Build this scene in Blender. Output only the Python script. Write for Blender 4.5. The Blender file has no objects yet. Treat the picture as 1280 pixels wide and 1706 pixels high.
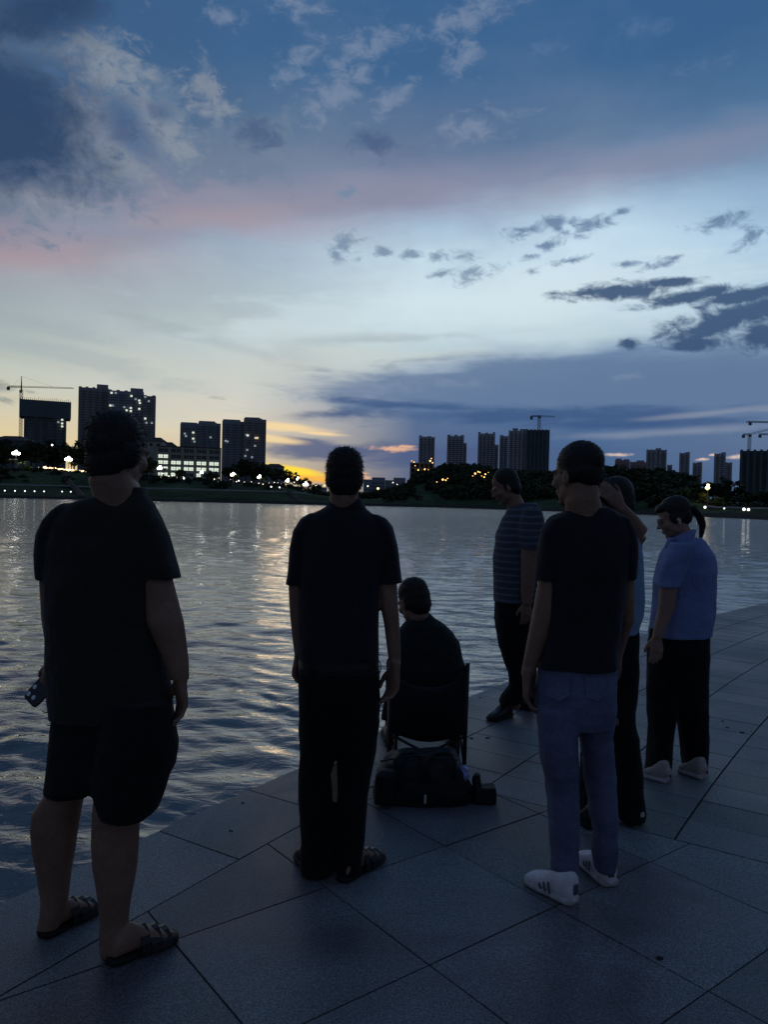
import bpy, bmesh, math, random
import numpy as np
from mathutils import Vector, Matrix, noise as mnoise
random.seed(7); RNG = np.random.default_rng(7)
SC = bpy.context.scene; COL = SC.collection
R = math.radians; PI = math.pi
# ------------------------------------------------------------------ camera
CAMH = 1.52; ROLL = R(1.4); PITCH = R(-0.9); FPX = 1280.0
cd = bpy.data.cameras.new('camera'); cam = bpy.data.objects.new('camera', cd); COL.objects.link(cam)
cd.sensor_fit = 'HORIZONTAL'; cd.sensor_width = 36; cd.lens = 36; cd.clip_start = 0.05; cd.clip_end = 9000
cam.matrix_world = Matrix.Translation((0, 0, CAMH)) @ Matrix.Rotation(R(90) + PITCH, 4, 'X') @ Matrix.Rotation(ROLL, 4, 'Z')
SC.camera = cam
def ray(x, y):                       # direction of a photo pixel, in the world
    u = x - 640; v = 853 - y
    c, s = math.cos(ROLL), math.sin(ROLL)
    a, b = c*u - s*v, s*u + c*v
    cp, sp = math.cos(PITCH), math.sin(PITCH)
    return Vector((a, FPX*cp - b*sp, FPX*sp + b*cp))
def G(x, y, z=0.0):
    d = ray(x, y); t = (z - CAMH)/d.z; return Vector((d.x*t, d.y*t, z))
def W(x, y, D):
    d = ray(x, y); t = D/d.y; return Vector((d.x*t, D, CAMH + d.z*t))
# ------------------------------------------------------------------ colour management
SC.view_settings.view_transform = 'Standard'; SC.view_settings.look = 'None'
SC.view_settings.exposure = 0.0; SC.view_settings.gamma = 1.0; SC.view_settings.use_curve_mapping = False
SC.render.engine = 'CYCLES'
def lin(r, g, b):
    f = lambda c: (c/255/12.92 if c/255 <= .04045 else ((c/255 + .055)/1.055)**2.4)
    return (f(r), f(g), f(b), 1.0)
# ------------------------------------------------------------------ world: dusk sky with clouds
world = bpy.data.worlds.new('World'); SC.world = world; world.use_nodes = True
wt = world.node_tree; wt.nodes.clear()
class NT:
    def __init__(s, t): s.t = t
    def n(s, typ, **kw):
        nd = s.t.nodes.new(typ)
        for k, v in kw.items(): setattr(nd, k, v)
        return nd
    def l(s, a, b): s.t.links.new(a, b)
    def put(s, sock, v):
        if isinstance(v, bpy.types.NodeSocket): s.l(v, sock)
        else: sock.default_value = v
    def m(s, op, a, b=0.0, c=0.0, clamp=False):
        nd = s.n('ShaderNodeMath', operation=op, use_clamp=clamp)
        s.put(nd.inputs[0], a); s.put(nd.inputs[1], b); s.put(nd.inputs[2], c); return nd.outputs[0]
    def comb(s, x, y, z=0.0):
        nd = s.n('ShaderNodeCombineXYZ')
        for i, v in enumerate((x, y, z)): s.put(nd.inputs[i], v)
        return nd.outputs[0]
    def vm(s, op, a, b=(0, 0, 0)):
        nd = s.n('ShaderNodeVectorMath', operation=op); s.put(nd.inputs[0], a); s.put(nd.inputs[1], b)
        return nd.outputs['Value'] if op in ('LENGTH', 'DOT_PRODUCT') else nd.outputs[0]
    def noise(s, vec, scale, detail=5, rough=.55, dist=0.0):
        nd = s.n('ShaderNodeTexNoise'); s.put(nd.inputs['Vector'], vec)
        nd.inputs['Scale'].default_value = scale; nd.inputs['Detail'].default_value = detail
        nd.inputs['Roughness'].default_value = rough; nd.inputs['Distortion'].default_value = dist
        return nd.outputs['Fac']
    def ramp(s, fac, stops, interp='B_SPLINE'):
        nd = s.n('ShaderNodeValToRGB'); cr = nd.color_ramp; cr.interpolation = interp
        stops = sorted(stops)
        while len(cr.elements) < len(stops): cr.elements.new(0.5)
        for e, (p, c) in zip(cr.elements, stops): e.position = p
        for e, (p, c) in zip(cr.elements, stops): e.color = c
        s.put(nd.inputs[0], fac); return nd.outputs[0]
    def mix(s, fac, a, b):
        nd = s.n('ShaderNodeMix', data_type='RGBA'); nd.clamp_factor = True
        s.put(nd.inputs[0], fac); s.put(nd.inputs[6], a); s.put(nd.inputs[7], b); return nd.outputs[2]
    def mr(s, v, a, b, c=0.0, d=1.0, smooth=True):
        nd = s.n('ShaderNodeMapRange', interpolation_type='SMOOTHSTEP' if smooth else 'LINEAR')
        s.put(nd.inputs[0], v)
        for i, q in enumerate((a, b, c, d)): nd.inputs[i+1].default_value = q
        return nd.outputs[0]
S = NT(wt)
tc = S.n('ShaderNodeTexCoord'); sep = S.n('ShaderNodeSeparateXYZ')
nrm = S.vm('NORMALIZE', tc.outputs['Generated']); S.l(nrm, sep.inputs[0])
DX, DY, DZ = sep.outputs
AZ = S.m('MULTIPLY', S.m('ARCTAN2', DX, DY), 180/PI)          # degrees, 0 ahead, + right
EL = S.m('MULTIPLY', S.m('ARCSINE', DZ), 180/PI)
def ae(x, y):
    d = ray(x, y).normalized(); return math.degrees(math.atan2(d.x, d.y)), math.degrees(math.asin(d.z))
# the part of the sky in view is computed here, direction by direction (azimuth x elevation in degrees),
# as gradients + cloud shapes broken up by fractal noise
AZ0, AZ1, EL0, EL1, SW, SH_ = -37.0, 37.0, -4.0, 46.0, 1480, 1000
gA, gE = np.meshgrid(AZ0 + (np.arange(SW)+.5)/SW*(AZ1-AZ0), EL0 + (np.arange(SH_)+.5)/SH_*(EL1-EL0))
def perlin(x, y, seed):
    rs = np.random.default_rng(seed); an = rs.random((256, 256))*2*PI; gx, gy = np.cos(an), np.sin(an)
    xi = np.floor(x).astype(int); yi = np.floor(y).astype(int); xf = x-xi; yf = y-yi
    u = xf**3*(xf*(xf*6-15)+10); v = yf**3*(yf*(yf*6-15)+10)
    def d(i, j): a_, b_ = (xi+i) & 255, (yi+j) & 255; return gx[a_, b_]*(xf-i) + gy[a_, b_]*(yf-j)
    return (d(0,0)*(1-u)+d(1,0)*u)*(1-v) + (d(0,1)*(1-u)+d(1,1)*u)*v
def fbm(stretch, scale, det, rough, dist, seed, x=gA, y=gE):
    x = x*stretch*scale + 40; y = y*scale + 40
    if dist: x, y = x + dist*perlin(x, y, seed+91), y + dist*perlin(x+13.7, y+4.1, seed+92)
    t_ = 0; a_ = 1; n_ = 0
    for o in range(det): t_ = t_ + a_*perlin(x*2**o + 17.3*o, y*2**o + 9.1*o, seed+o); n_ += a_; a_ *= rough
    return t_/n_*.85
def sst(v, lo, hi): t_ = np.clip((v-lo)/(hi-lo), 0, 1); return t_*t_*(3-2*t_)
ELW = gE + fbm(.35, .13, 5, .6, .4, 11)*3.0 + fbm(.25, .5, 4, .6, 0, 12)*1.0
EMAX = 90.0
TT = (np.clip(ELW, 0, 90)/EMAX)**.6
def column(x, rows):
    st = sorted([(((max(ae(x, y)[1], 0) if y is not None else 90)/EMAX)**.6, lin(*c)[:3]) for y, c in rows])
    px_ = [q[0] for q in st]; return np.stack([np.interp(TT, px_, [q[1][i] for q in st]) for i in range(3)], -1)
TOPC = (50, 83, 122)
cols = [
 (0,   [(815,(228,190,124)),(760,(230,206,156)),(700,(216,204,172)),(640,(198,199,180)),(580,(178,189,182)),(500,(160,172,178)),(450,(160,160,170)),(410,(166,148,158)),(360,(124,128,148)),(290,(98,114,142)),(180,(70,98,134)),(40,(62,95,134)),(None,TOPC)]),
 (400, [(815,(230,196,134)),(770,(226,205,164)),(700,(222,211,190)),(640,(208,208,200)),(560,(194,206,206)),(480,(178,194,204)),(410,(158,174,194)),(360,(160,152,168)),(305,(128,136,158)),(220,(90,116,146)),(100,(64,101,142)),(0,(60,97,140)),(None,TOPC)]),
 (700, [(815,(84,98,130)),(760,(88,104,138)),(690,(92,116,152)),(630,(150,166,186)),(585,(190,210,218)),(500,(208,229,237)),(430,(196,220,234)),(380,(168,192,214)),(335,(142,148,174)),(260,(100,119,150)),(120,(64,102,144)),(0,(60,99,142)),(None,TOPC)]),
 (980, [(815,(72,98,136)),(740,(74,102,142)),(660,(92,118,154)),(600,(120,144,176)),(560,(192,214,222)),(480,(208,230,240)),(400,(200,224,240)),(345,(172,198,220)),(295,(130,146,176)),(210,(90,118,152)),(100,(62,101,144)),(0,(58,97,142)),(None,TOPC)]),
 (1280,[(815,(74,98,134)),(740,(92,112,146)),(680,(92,118,152)),(620,(92,124,158)),(560,(150,174,198)),(480,(178,206,226)),(400,(174,204,228)),(325,(146,178,208)),(250,(114,142,176)),(150,(76,113,152)),(40,(58,98,142)),(None,TOPC)]),
]
sky = column(*cols[0]); prev = ae(cols[0][0], 500)[0]
for x, rows in cols[1:]:
    a = ae(x, 500)[0]; k_ = np.clip((gA-prev)/(a-prev), 0, 1)[..., None]
    sky = sky*(1-k_) + column(x, rows)*k_; prev = a
mot = fbm(.6, .09, 6, .6, .3, 31)
for m_, c_ in ((sst(mot, -.05, .25)*.10, (140,155,175)), (sst(-mot, -.02, .25)*.12, (52,74,112))):
    sky = sky*(1-m_[..., None]) + np.array(lin(*c_)[:3])*m_[..., None]
NZ = {'puff': fbm(.75, .42, 7, .64, .5, 41), 'rag': fbm(.55, 1.15, 6, .66, .5, 51), 'bar': fbm(.20, .55, 5, .6, .3, 61), 'soft': fbm(.35, .33, 3, .55, .2, 71)}
def clouds(shapes, color, nz='puff', amp=1.2, lo=.55, hi=1.05, opac=1.0, amp2=0.0):
    """soft-edged clouds: a union of ellipses broken up by noise"""
    global sky
    f = np.full(gA.shape, 99.0)
    for (x, y, rx, ry, ang) in shapes:
        a, e = ae(x, y); c, s_ = math.cos(R(ang)), math.sin(R(ang)); dx, dy = gA-a, gE-e
        f = np.minimum(f, np.hypot((dx*c+dy*s_)/(rx*.043), (-dx*s_+dy*c)/(ry*.043)))
    f = f + NZ[nz]*amp + NZ['rag']*amp2
    mask = ((1-sst(f, lo, hi))*opac)[..., None]
    sky = sky*(1-mask) + np.array(lin(*color)[:3])*mask
# cream thin cloud, low left and centre
clouds([(250,640,330,60,4),(560,600,260,40,6)], (202,206,198), 'bar', 2.2, .2, 1.3, .45)
clouds([(140,600,220,22,-10),(330,560,180,16,-12),(640,565,300,12,3),(60,540,160,16,-8)], (158,170,176), 'bar', 2.6, .2, 1.2, .45)
clouds([(860,500,420,60,3),(500,540,200,40,10)], (212,228,234), 'bar', 2.2, .1, 1.3, .5)
# lit border of the high sheet
clouds([(160,395,240,26,14),(420,345,240,24,9),(700,315,260,30,6),(1080,275,260,30,8)], (142,142,162), 'soft', 1.2, .0, 1.6, .5)
clouds([(60,425,190,22,14),(330,365,170,16,10)], (172,153,156), 'soft', 1.0, .0, 1.6, .33)
# upper left: lit puffs and a dark blue heart
clouds([(185,140,110,75,0),(110,260,190,90,0),(300,220,130,80,-20),(430,230,80,50,0),(60,60,150,60,0),(30,330,120,60,0)], (106,126,150), 'puff', 3.6, .15, 1.05, .62, 1.4)
clouds([(180,110,80,45,-10),(150,215,65,85,20),(350,165,60,34,-20),(270,215,85,40,-30),(200,260,85,35,-30),(60,330,110,30,0)], (150,156,164), 'rag', 2.2, .1, 1.05, .55, 0)
clouds([(25,205,150,105,0),(70,20,110,45,20)], (44,68,102), 'puff', 1.2, .3, 1.35, .93, .5)
clouds([(215,215,60,45,-30),(430,225,55,30,0),(620,240,45,24,0),(265,190,30,20,0)], (66,88,126), 'rag', 2.0, .1, 1.1, .65)
# small lit puffs in the blue
clouds([(570,140,95,36,35),(500,100,60,24,30),(625,70,70,26,10),(545,170,50,28,20),(650,170,60,18,30),(770,95,36,34,0),(790,20,80,30,20),(380,30,40,16,0),(790,215,80,26,10),(500,10,60,20,0),(730,45,40,20,10)], (132,146,170), 'rag', 3.0, -.3, 1.15, .58, 0)
clouds([(1170,105,70,14,0),(1070,45,50,14,0),(910,80,40,14,0)], (90,118,158), 'rag', 3.0, -.2, 1.0, .5)
# stratus deck over the right horizon
clouds([(920,650,430,62,2),(1250,650,200,70,0)], (98,122,156), 'bar', 1.1, .62, 1.12, .85)
clouds([(860,694,370,20,1),(1030,706,260,15,0),(560,690,100,12,2),(700,676,190,11,-3)], (58,86,130), 'bar', 2.2, .1, 1.2, .85)
clouds([(560,752,150,17,0),(500,736,80,12,-2),(760,757,260,24,0)], (78,94,132), 'bar', 1.6, .3, 1.15, .85)
clouds([(1190,688,130,6,5),(1120,720,220,9,3),(1290,682,60,5,0)], (150,156,172), 'bar', 1.8, .0, 1.2, .5)
clouds([(620,650,150,16,8),(760,640,60,8,0),(1040,628,24,7,0),(755,636,28,7,0)], (128,144,170), 'rag', 2.4, .0, 1.1, .45)
# dark cumulus at right
clouds([(1030,485,110,17,2),(1110,472,60,10,0),(1150,494,95,13,6),(1230,496,80,16,4),(1245,522,130,26,8),(1180,548,90,24,10),(1160,572,52,15,0),(1275,560,60,26,0),(1050,573,20,11,0)], (58,84,120), 'rag', 1.4, .4, 1.15, .95, 0)
clouds([(1280,385,62,18,8),(1200,368,48,13,14),(985,378,54,15,15),(1035,355,26,8,12),(925,372,44,14,5),(880,386,54,12,8),(905,410,38,8,5),(885,427,28,8,5),(955,434,44,7,6),(1105,442,42,9,8),(1045,442,24,8,0),(1120,430,20,7,0)], (96,122,156), 'rag', 3.0, -.1, 1.1, .85, 0)
clouds([(578,408,40,24,18),(562,424,20,16,30),(686,425,24,9,0),(773,426,32,12,0),(730,428,20,10,0),(580,322,28,12,15),(640,420,34,8,-4),(790,460,44,13,10),(740,455,36,9,5),(885,452,20,9,0)], (112,136,162), 'rag', 3.0, -.1, 1.1, .8, 0)
clouds([(0,640,28,14,0),(5,668,28,9,0),(50,652,16,5,0),(360,662,20,6,0)], (140,146,144), 'rag', 2.4, .0, 1.0, .75, 0)
# afterglow between the cloud bars
clouds([(470,712,105,10,-3),(445,730,75,9,-4),(530,722,60,5,-3)], (246,216,164), 'bar', .9, .3, 1.1, .92)
clouds([(480,788,90,14,-6),(545,800,45,6,-5)], (255,184,70), 'bar', .7, .4, 1.15, .95)
clouds([(475,782,80,9,-6)], (255,224,72), 'bar', .7, .4, 1.1, .98)
clouds([(655,748,48,6,0),(675,744,22,4,0),(595,788,32,4,-2),(607,795,24,4,0)], (238,184,150), 'rag', 2.0, .1, 1.0, .85, 0)
clouds([(1172,765,11,2.5,3),(1188,758,8,2,3),(1222,762,24,4,2),(1030,758,30,4,0)], (222,198,184), 'rag', 2.0, .1, 1.0, .85, 0)

img = bpy.data.images.new('dusk_sky', SW, SH_, float_buffer=True); img.colorspace_settings.name = 'Non-Color'
px = np.ones((SH_, SW, 4), np.float32); px[..., :3] = sky; img.pixels.foreach_set(px.ravel()); img.update()
U = S.m('DIVIDE', S.m('SUBTRACT', AZ, AZ0), AZ1-AZ0); V = S.m('DIVIDE', S.m('SUBTRACT', EL, EL0), EL1-EL0)
tex = S.n('ShaderNodeTexImage', extension='EXTEND', interpolation='Linear'); tex.image = img; S.l(S.comb(U, V), tex.inputs[0])
backT = S.m('DIVIDE', S.m('MAXIMUM', EL, 0), 90, clamp=True)
back = S.ramp(backT, [(0, lin(70,80,98)), (.25, lin(66,76,98)), (1, lin(*TOPC))], 'LINEAR')
bn_ = S.noise(S.vm('MULTIPLY', nrm, (1, 1, 1.6)), 3.2, 6, .6, .3)
back = S.mix(S.m('MULTIPLY', S.mr(bn_, .45, .75), .2), back, lin(130, 145, 168)); back = S.mix(S.m('MULTIPLY', S.mr(bn_, .5, .25), .25), back, lin(42, 62, 98))
# the glow thins out sideways beyond the frame and overhead
sky = S.mix(S.m('MAXIMUM', S.mr(S.m('ABSOLUTE', AZ), 30, 85), S.mr(EL, 36, 60)), tex.outputs[0], back)
gray = S.mr(DZ, -.02, -.15)
sky = S.mix(gray, sky, lin(30, 38, 50))
bg = S.n('ShaderNodeBackground'); S.l(sky, bg.inputs[0]); bg.inputs[1].default_value = 1.0
wo = S.n('ShaderNodeOutputWorld'); S.l(bg.outputs[0], wo.inputs[0])
world.cycles.sampling_method = 'MANUAL'; world.cycles.sample_map_resolution = 512
# the sun has just set behind the glow: a whisper of warm light along the horizon
sd = bpy.data.lights.new('sun', 'SUN'); so = bpy.data.objects.new('sun', sd); COL.objects.link(so)
sd.energy = 0.03; sd.angle = R(8); sd.color = (1, .72, .42)
sdir = ray(480, 790).normalized(); so.rotation_euler = Vector((-sdir.x, -sdir.y, -max(sdir.z, .03))).to_track_quat('-Z', 'Y').to_euler()

# ------------------------------------------------------------------ helpers
def tag(o, label=None, cat=None, group=None, kind=None):
    if label: o['label'] = label
    if cat: o['category'] = cat
    if group: o['group'] = group
    if kind: o['kind'] = kind
    return o
def empty(name, loc=(0, 0, 0), rz=0.0):
    o = bpy.data.objects.new(name, None); COL.objects.link(o); o.location = loc; o.rotation_euler.z = rz
    o.empty_display_size = .1; return o
class MB:
    def __init__(s): s.v = []; s.f = []
    def add(s, vs, fs):
        k = len(s.v); s.v += [tuple(v) for v in vs]; s.f += [tuple(i + k for i in f) for f in fs]; return s
    def box(s, c, size, rz=0.0):
        cx, cy, cz = c; hx, hy, hz = (q/2 for q in size); co, si = math.cos(rz), math.sin(rz); vs = []
        for z in (-hz, hz):
            for x, y in ((-hx, -hy), (hx, -hy), (hx, hy), (-hx, hy)):
                vs.append((cx + x*co - y*si, cy + x*si + y*co, cz + z))
        return s.add(vs, [(3,2,1,0),(4,5,6,7),(0,1,5,4),(1,2,6,5),(2,3,7,6),(3,0,4,7)])
    def loft(s, rings, n=20, p=2.0):
        """rings: (centre, half axis U, half axis V); closed at both ends"""
        vs = []; fs = []
        for (C, U, V) in rings:
            for i in range(n):
                a = 2*PI*i/n; c, q = math.cos(a), math.sin(a)
                cu = math.copysign(abs(c)**(2/p), c); cv = math.copysign(abs(q)**(2/p), q)
                vs.append(C + U*cu + V*cv)
        m = len(rings)
        for j in range(m-1):
            for i in range(n):
                a, b = j*n + i, j*n + (i+1) % n; fs.append((a, b, b+n, a+n))
        vs.append(rings[0][0]); vs.append(rings[-1][0])
        for i in range(n):
            fs.append((m*n, (i+1) % n, i)); fs.append((m*n+1, (m-1)*n + i, (m-1)*n + (i+1) % n))
        return s.add(vs, fs)
    def tube(s, pts, rad, n=8, ref=None):
        pts = [Vector(p) for p in pts]; rr = rad if isinstance(rad, (list, tuple)) else [rad]*len(pts); rings = []
        for i, q in enumerate(pts):
            t = (pts[min(i+1, len(pts)-1)] - pts[max(i-1, 0)]).normalized()
            u = (ref or (Vector((0, 1, 0)) if abs(t.y) < .9 else Vector((1, 0, 0)))); u = (u - t*u.dot(t)).normalized(); w = t.cross(u)
            rings.append((q, w*rr[i], u*rr[i]))
        return s.loft(rings, n)
    def ell(s, c, r, M=None, nu=16, nv=10):
        vs = [];  fs = []
        for j in range(nv+1):
            th = PI*j/nv
            for i in range(nu):
                ph = 2*PI*i/nu
                q = Vector((r[0]*math.sin(th)*math.cos(ph), r[1]*math.sin(th)*math.sin(ph), r[2]*math.cos(th))) + Vector(c)
                vs.append(M @ q if M else q)
        for j in range(nv):
            for i in range(nu):
                a, b = j*nu + i, j*nu + (i+1) % nu; fs.append((a, b, b+nu, a+nu))
        return s.add(vs, fs)
    def mesh(s, name, origin=None):
        me = bpy.data.meshes.new(name)
        o = Vector(origin) if origin is not None else Vector((0, 0, 0))
        me.from_pydata([(v[0]-o.x, v[1]-o.y, v[2]-o.z) for v in s.v], [], s.f); me.update(); return me
    def build(s, name, mat, parent=None, origin=None, smooth=False, voxel=None, sm=2, disp=None):
        if parent is not None and origin is None: origin = parent.location
        me = s.mesh(name, origin)
        if voxel: me = remesh(me, voxel, sm)
        if disp: displace(me, disp)
        if mat: me.materials.append(mat)
        if smooth or voxel:
            for q in me.polygons: q.use_smooth = True
        ob = bpy.data.objects.new(name, me); COL.objects.link(ob); ob.parent = parent
        if parent is None and origin is not None: ob.location = origin
        return ob
def remesh(me, voxel, sm):
    ob = bpy.data.objects.new('tmp', me); COL.objects.link(ob)
    md = ob.modifiers.new('r', 'REMESH'); md.mode = 'VOXEL'; md.voxel_size = voxel
    if sm: s2 = ob.modifiers.new('s', 'SMOOTH'); s2.factor = .5; s2.iterations = sm
    dg = bpy.context.evaluated_depsgraph_get(); out = bpy.data.meshes.new_from_object(ob.evaluated_get(dg))
    name = me.name; bpy.data.objects.remove(ob); bpy.data.meshes.remove(me); out.name = name; return out
def displace(me, d):
    """d = list of (amplitude, scale xyz): cloth folds pushed along the normals"""
    nv = len(me.vertices); co = np.empty(nv*3); me.vertices.foreach_get('co', co); co = co.reshape(-1, 3)
    no = np.empty(nv*3); me.vertices.foreach_get('normal', no); no = no.reshape(-1, 3)
    h = np.zeros(nv)
    for amp, sc in d:
        o = np.array([random.random()*50 for _ in range(3)])
        q = co*np.array(sc) + o
        h += amp*np.array([mnoise.noise(Vector(v)) for v in q])
    co += no*h[:, None]; me.vertices.foreach_set('co', co.ravel()); me.update()
# ------------------------------------------------------------------ materials
def pbr(name, color, rough=.6, spec=.5, metal=0.0, noise=None, bump=None, emit=None, sheen=0.0, coords='Object', vary=0.0):
    mt = bpy.data.materials.new(name); mt.use_nodes = True; t = NT(mt.node_tree); b = mt.node_tree.nodes['Principled BSDF']
    c = (*color, 1) if len(color) == 3 else color
    b.inputs['Roughness'].default_value = rough; b.inputs['Metallic'].default_value = metal
    b.inputs['Specular IOR Level'].default_value = spec; b.inputs['Sheen Weight'].default_value = sheen
    tcn = t.n('ShaderNodeTexCoord'); co = tcn.outputs[coords]
    out = c
    if noise:
        for (sc, amt, det) in noise:
            f = t.noise(co, sc, det, .6)
            k = t.mr(f, .3, .7, 1-amt, 1+amt)
            mm = t.n('ShaderNodeVectorMath', operation='SCALE'); t.put(mm.inputs[0], out if isinstance(out, bpy.types.NodeSocket) else c[:3]); t.put(mm.inputs['Scale'], k); out = mm.outputs[0]
    if vary:
        oi = t.n('ShaderNodeObjectInfo'); k = t.mr(oi.outputs['Random'], 0, 1, 1-vary, 1+vary, smooth=False)
        mm = t.n('ShaderNodeVectorMath', operation='SCALE'); t.put(mm.inputs[0], out if isinstance(out, bpy.types.NodeSocket) else c[:3]); t.put(mm.inputs['Scale'], k); out = mm.outputs[0]
    t.put(b.inputs['Base Color'], out)
    if bump:
        prevn = None
        for (sc, dist, det) in bump:
            bn = t.n('ShaderNodeBump'); bn.inputs['Distance'].default_value = dist; bn.inputs['Strength'].default_value = 1
            t.put(bn.inputs['Height'], t.noise(co, sc, det, .6))
            if prevn: t.l(prevn, bn.inputs['Normal'])
            prevn = bn.outputs[0]
        t.l(prevn, b.inputs['Normal'])
    if emit: b.inputs['Emission Color'].default_value = (*emit[0], 1); b.inputs['Emission Strength'].default_value = emit[1]
    return mt
M = {}
M['skin'] = pbr('skin', (.27, .150, .10), .55, .4, noise=[(9, .15, 4), (60, .08, 3)], bump=[(160, .0006, 3)])
M['skin_pale'] = pbr('skin_pale', (.34, .20, .14), .5, .4, noise=[(9, .12, 4)], bump=[(160, .0006, 3)])
M['hair'] = pbr('hair', (.012, .010, .009), .55, .35, noise=[(80, .4, 3)], bump=[(220, .002, 3)])
M['hair_grey'] = pbr('hair_grey', (.03, .028, .027), .6, .3, noise=[(80, .5, 3)], bump=[(220, .002, 3)])
def cloth(name, c, sheen=.15): return pbr(name, c, .9, .15, noise=[(6, .12, 4), (240, .2, 2)], bump=[(11, .016, 5), (500, .0006, 2)], sheen=sheen)
M['black_tee'] = cloth('black_tee', (.028, .025, .022)); M['black_shorts'] = cloth('black_shorts', (.014, .013, .013), .05)
M['navy_shirt'] = cloth('navy_shirt', (.023, .021, .026)); M['black_trousers'] = cloth('black_trousers', (.011, .0105, .012), .05)
M['green_jacket'] = cloth('green_black_jacket', (.014, .019, .020), .1); M['maroon_tee'] = cloth('black_plum_tee', (.022, .018, .023))
M['denim'] = pbr('denim', (.135, .15, .235), .85, .2, noise=[(3, .25, 4), (300, .3, 2)], bump=[(12, .008, 5), (600, .0008, 2)])
M['blue_shirt'] = cloth('blue_uniform_shirt', (.20, .25, .47), .1); M['light_blue_shirt'] = cloth('light_blue_shirt', (.22, .34, .50), .1)
M['white_shoe'] = pbr('white_leather', (.78, .74, .75), .5, .4, noise=[(30, .12, 4)], bump=[(90, .0008, 3)])
M['shoe_sole'] = pbr('pale_rubber', (.50, .47, .46), .7, .3, noise=[(40, .15, 3)])
M['shoe_stripe'] = pbr('dark_stripe_leather', (.07, .09, .12), .5, .4)
M['black_leather'] = pbr('black_leather', (.014, .013, .014), .38, .5, noise=[(40, .3, 3)], bump=[(120, .001, 3)])
M['black_rubber'] = pbr('black_rubber', (.012, .012, .012), .7, .3)
M['beige_shoe'] = pbr('beige_canvas', (.46, .40, .36), .8, .2, noise=[(60, .12, 3)])
M['black_nylon'] = pbr('black_nylon', (.012, .013, .016), .6, .35, noise=[(20, .3, 4)], bump=[(18, .01, 5), (300, .001, 2)])
M['chair_metal'] = pbr('black_tube_metal', (.02, .02, .022), .35, .5, metal=.3)
M['phone_black'] = pbr('phone_glass_black', (.01, .01, .012), .08, .6)
M['lens_glint'] = pbr('lens_glint', (.85, .86, .88), .35, .8)  # pale colour paints the sky's bright reflection onto the lens
M['plastic_blue'] = pbr('blue_white_plastic', (.32, .36, .68), .2, .6, noise=[(60, .6, 3)], bump=[(60, .004, 4)])
M['white_plastic'] = pbr('white_plastic', (.7, .7, .7), .3, .5)
M['tan_plastic'] = pbr('tan_bucket_plastic', (.40, .30, .20), .5, .4, noise=[(30, .15, 3)], bump=[(70, .002, 3)])
M['silver'] = pbr('silver_metal', (.7, .7, .72), .25, .5, metal=1)
# striped polo
mt = bpy.data.materials.new('grey_blue_striped_knit'); mt.use_nodes = True; t = NT(mt.node_tree); b = mt.node_tree.nodes['Principled BSDF']
tcn = t.n('ShaderNodeTexCoord'); sp = t.n('ShaderNodeSeparateXYZ'); t.l(tcn.outputs['Object'], sp.inputs[0])
zz = t.m('ADD', sp.outputs[2], t.m('MULTIPLY', t.m('SUBTRACT', t.noise(tcn.outputs['Object'], 5, 3), .5), .03))
st = t.m('FRACT', t.m('MULTIPLY', zz, 22)); k = t.mr(t.m('ABSOLUTE', t.m('SUBTRACT', st, .5)), .10, .22)
t.l(t.mix(k, (.115, .14, .18, 1), (.055, .068, .09, 1)), b.inputs['Base Color']); b.inputs['Roughness'].default_value = .9
bn = t.n('ShaderNodeBump'); bn.inputs['Distance'].default_value = .006; t.l(t.noise(tcn.outputs['Object'], 14, 5), bn.inputs['Height']); t.l(bn.outputs[0], b.inputs['Normal'])
M['striped'] = mt
# granite
def granite(name, base, mul=1.0):
    mt = bpy.data.materials.new(name); mt.use_nodes = True; t = NT(mt.node_tree); b = mt.node_tree.nodes['Principled BSDF']
    geo = t.n('ShaderNodeNewGeometry'); p = geo.outputs['Position']
    oi = t.n('ShaderNodeObjectInfo'); rv = t.mr(oi.outputs['Random'], 0, 1, .80, 1.18, smooth=False)
    speck = t.noise(p, 170, 3, .75); sp2 = t.noise(p, 60, 4, .7); blot = t.noise(p, 2.2, 5, .6, .4); stain = t.noise(p, .9, 6, .65, .6)
    v = t.m('MULTIPLY', t.mr(speck, .36, .66, .40, 1.75), t.mr(sp2, .3, .7, .78, 1.22))
    v = t.m('MULTIPLY', v, t.mr(blot, .3, .7, .85, 1.12)); v = t.m('MULTIPLY', v, t.mr(stain, .35, .6, .62, 1.08)); v = t.m('MULTIPLY', v, rv)
    hue = t.mix(t.mr(stain, .35, .65), (base[0]*1.08, base[1]*.94, base[2]*1.0, 1), (base[0]*.92, base[1]*1.04, base[2]*1.0, 1))
    mm = t.n('ShaderNodeVectorMath', operation='SCALE'); t.l(hue, mm.inputs[0]); t.l(v, mm.inputs['Scale']); t.l(mm.outputs[0], b.inputs['Base Color'])
    t.put(b.inputs['Roughness'], t.mr(stain, .35, .65, .42, .62)); b.inputs['Specular IOR Level'].default_value = .5
    bn = t.n('ShaderNodeBump'); bn.inputs['Distance'].default_value = .0012; t.l(speck, bn.inputs['Height']); t.l(bn.outputs[0], b.inputs['Normal'])
    return mt
M['granite'] = granite('granite', (.17, .175, .185)); M['joint'] = pbr('joint_grout', (.016, .017, .018), .95, .1, noise=[(60, .4, 4)])
M['quay'] = pbr('quay_concrete', (.10, .10, .10), .85, .2, noise=[(3, .3, 5), (30, .2, 3)], bump=[(20, .01, 4)], coords='Object')
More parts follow.
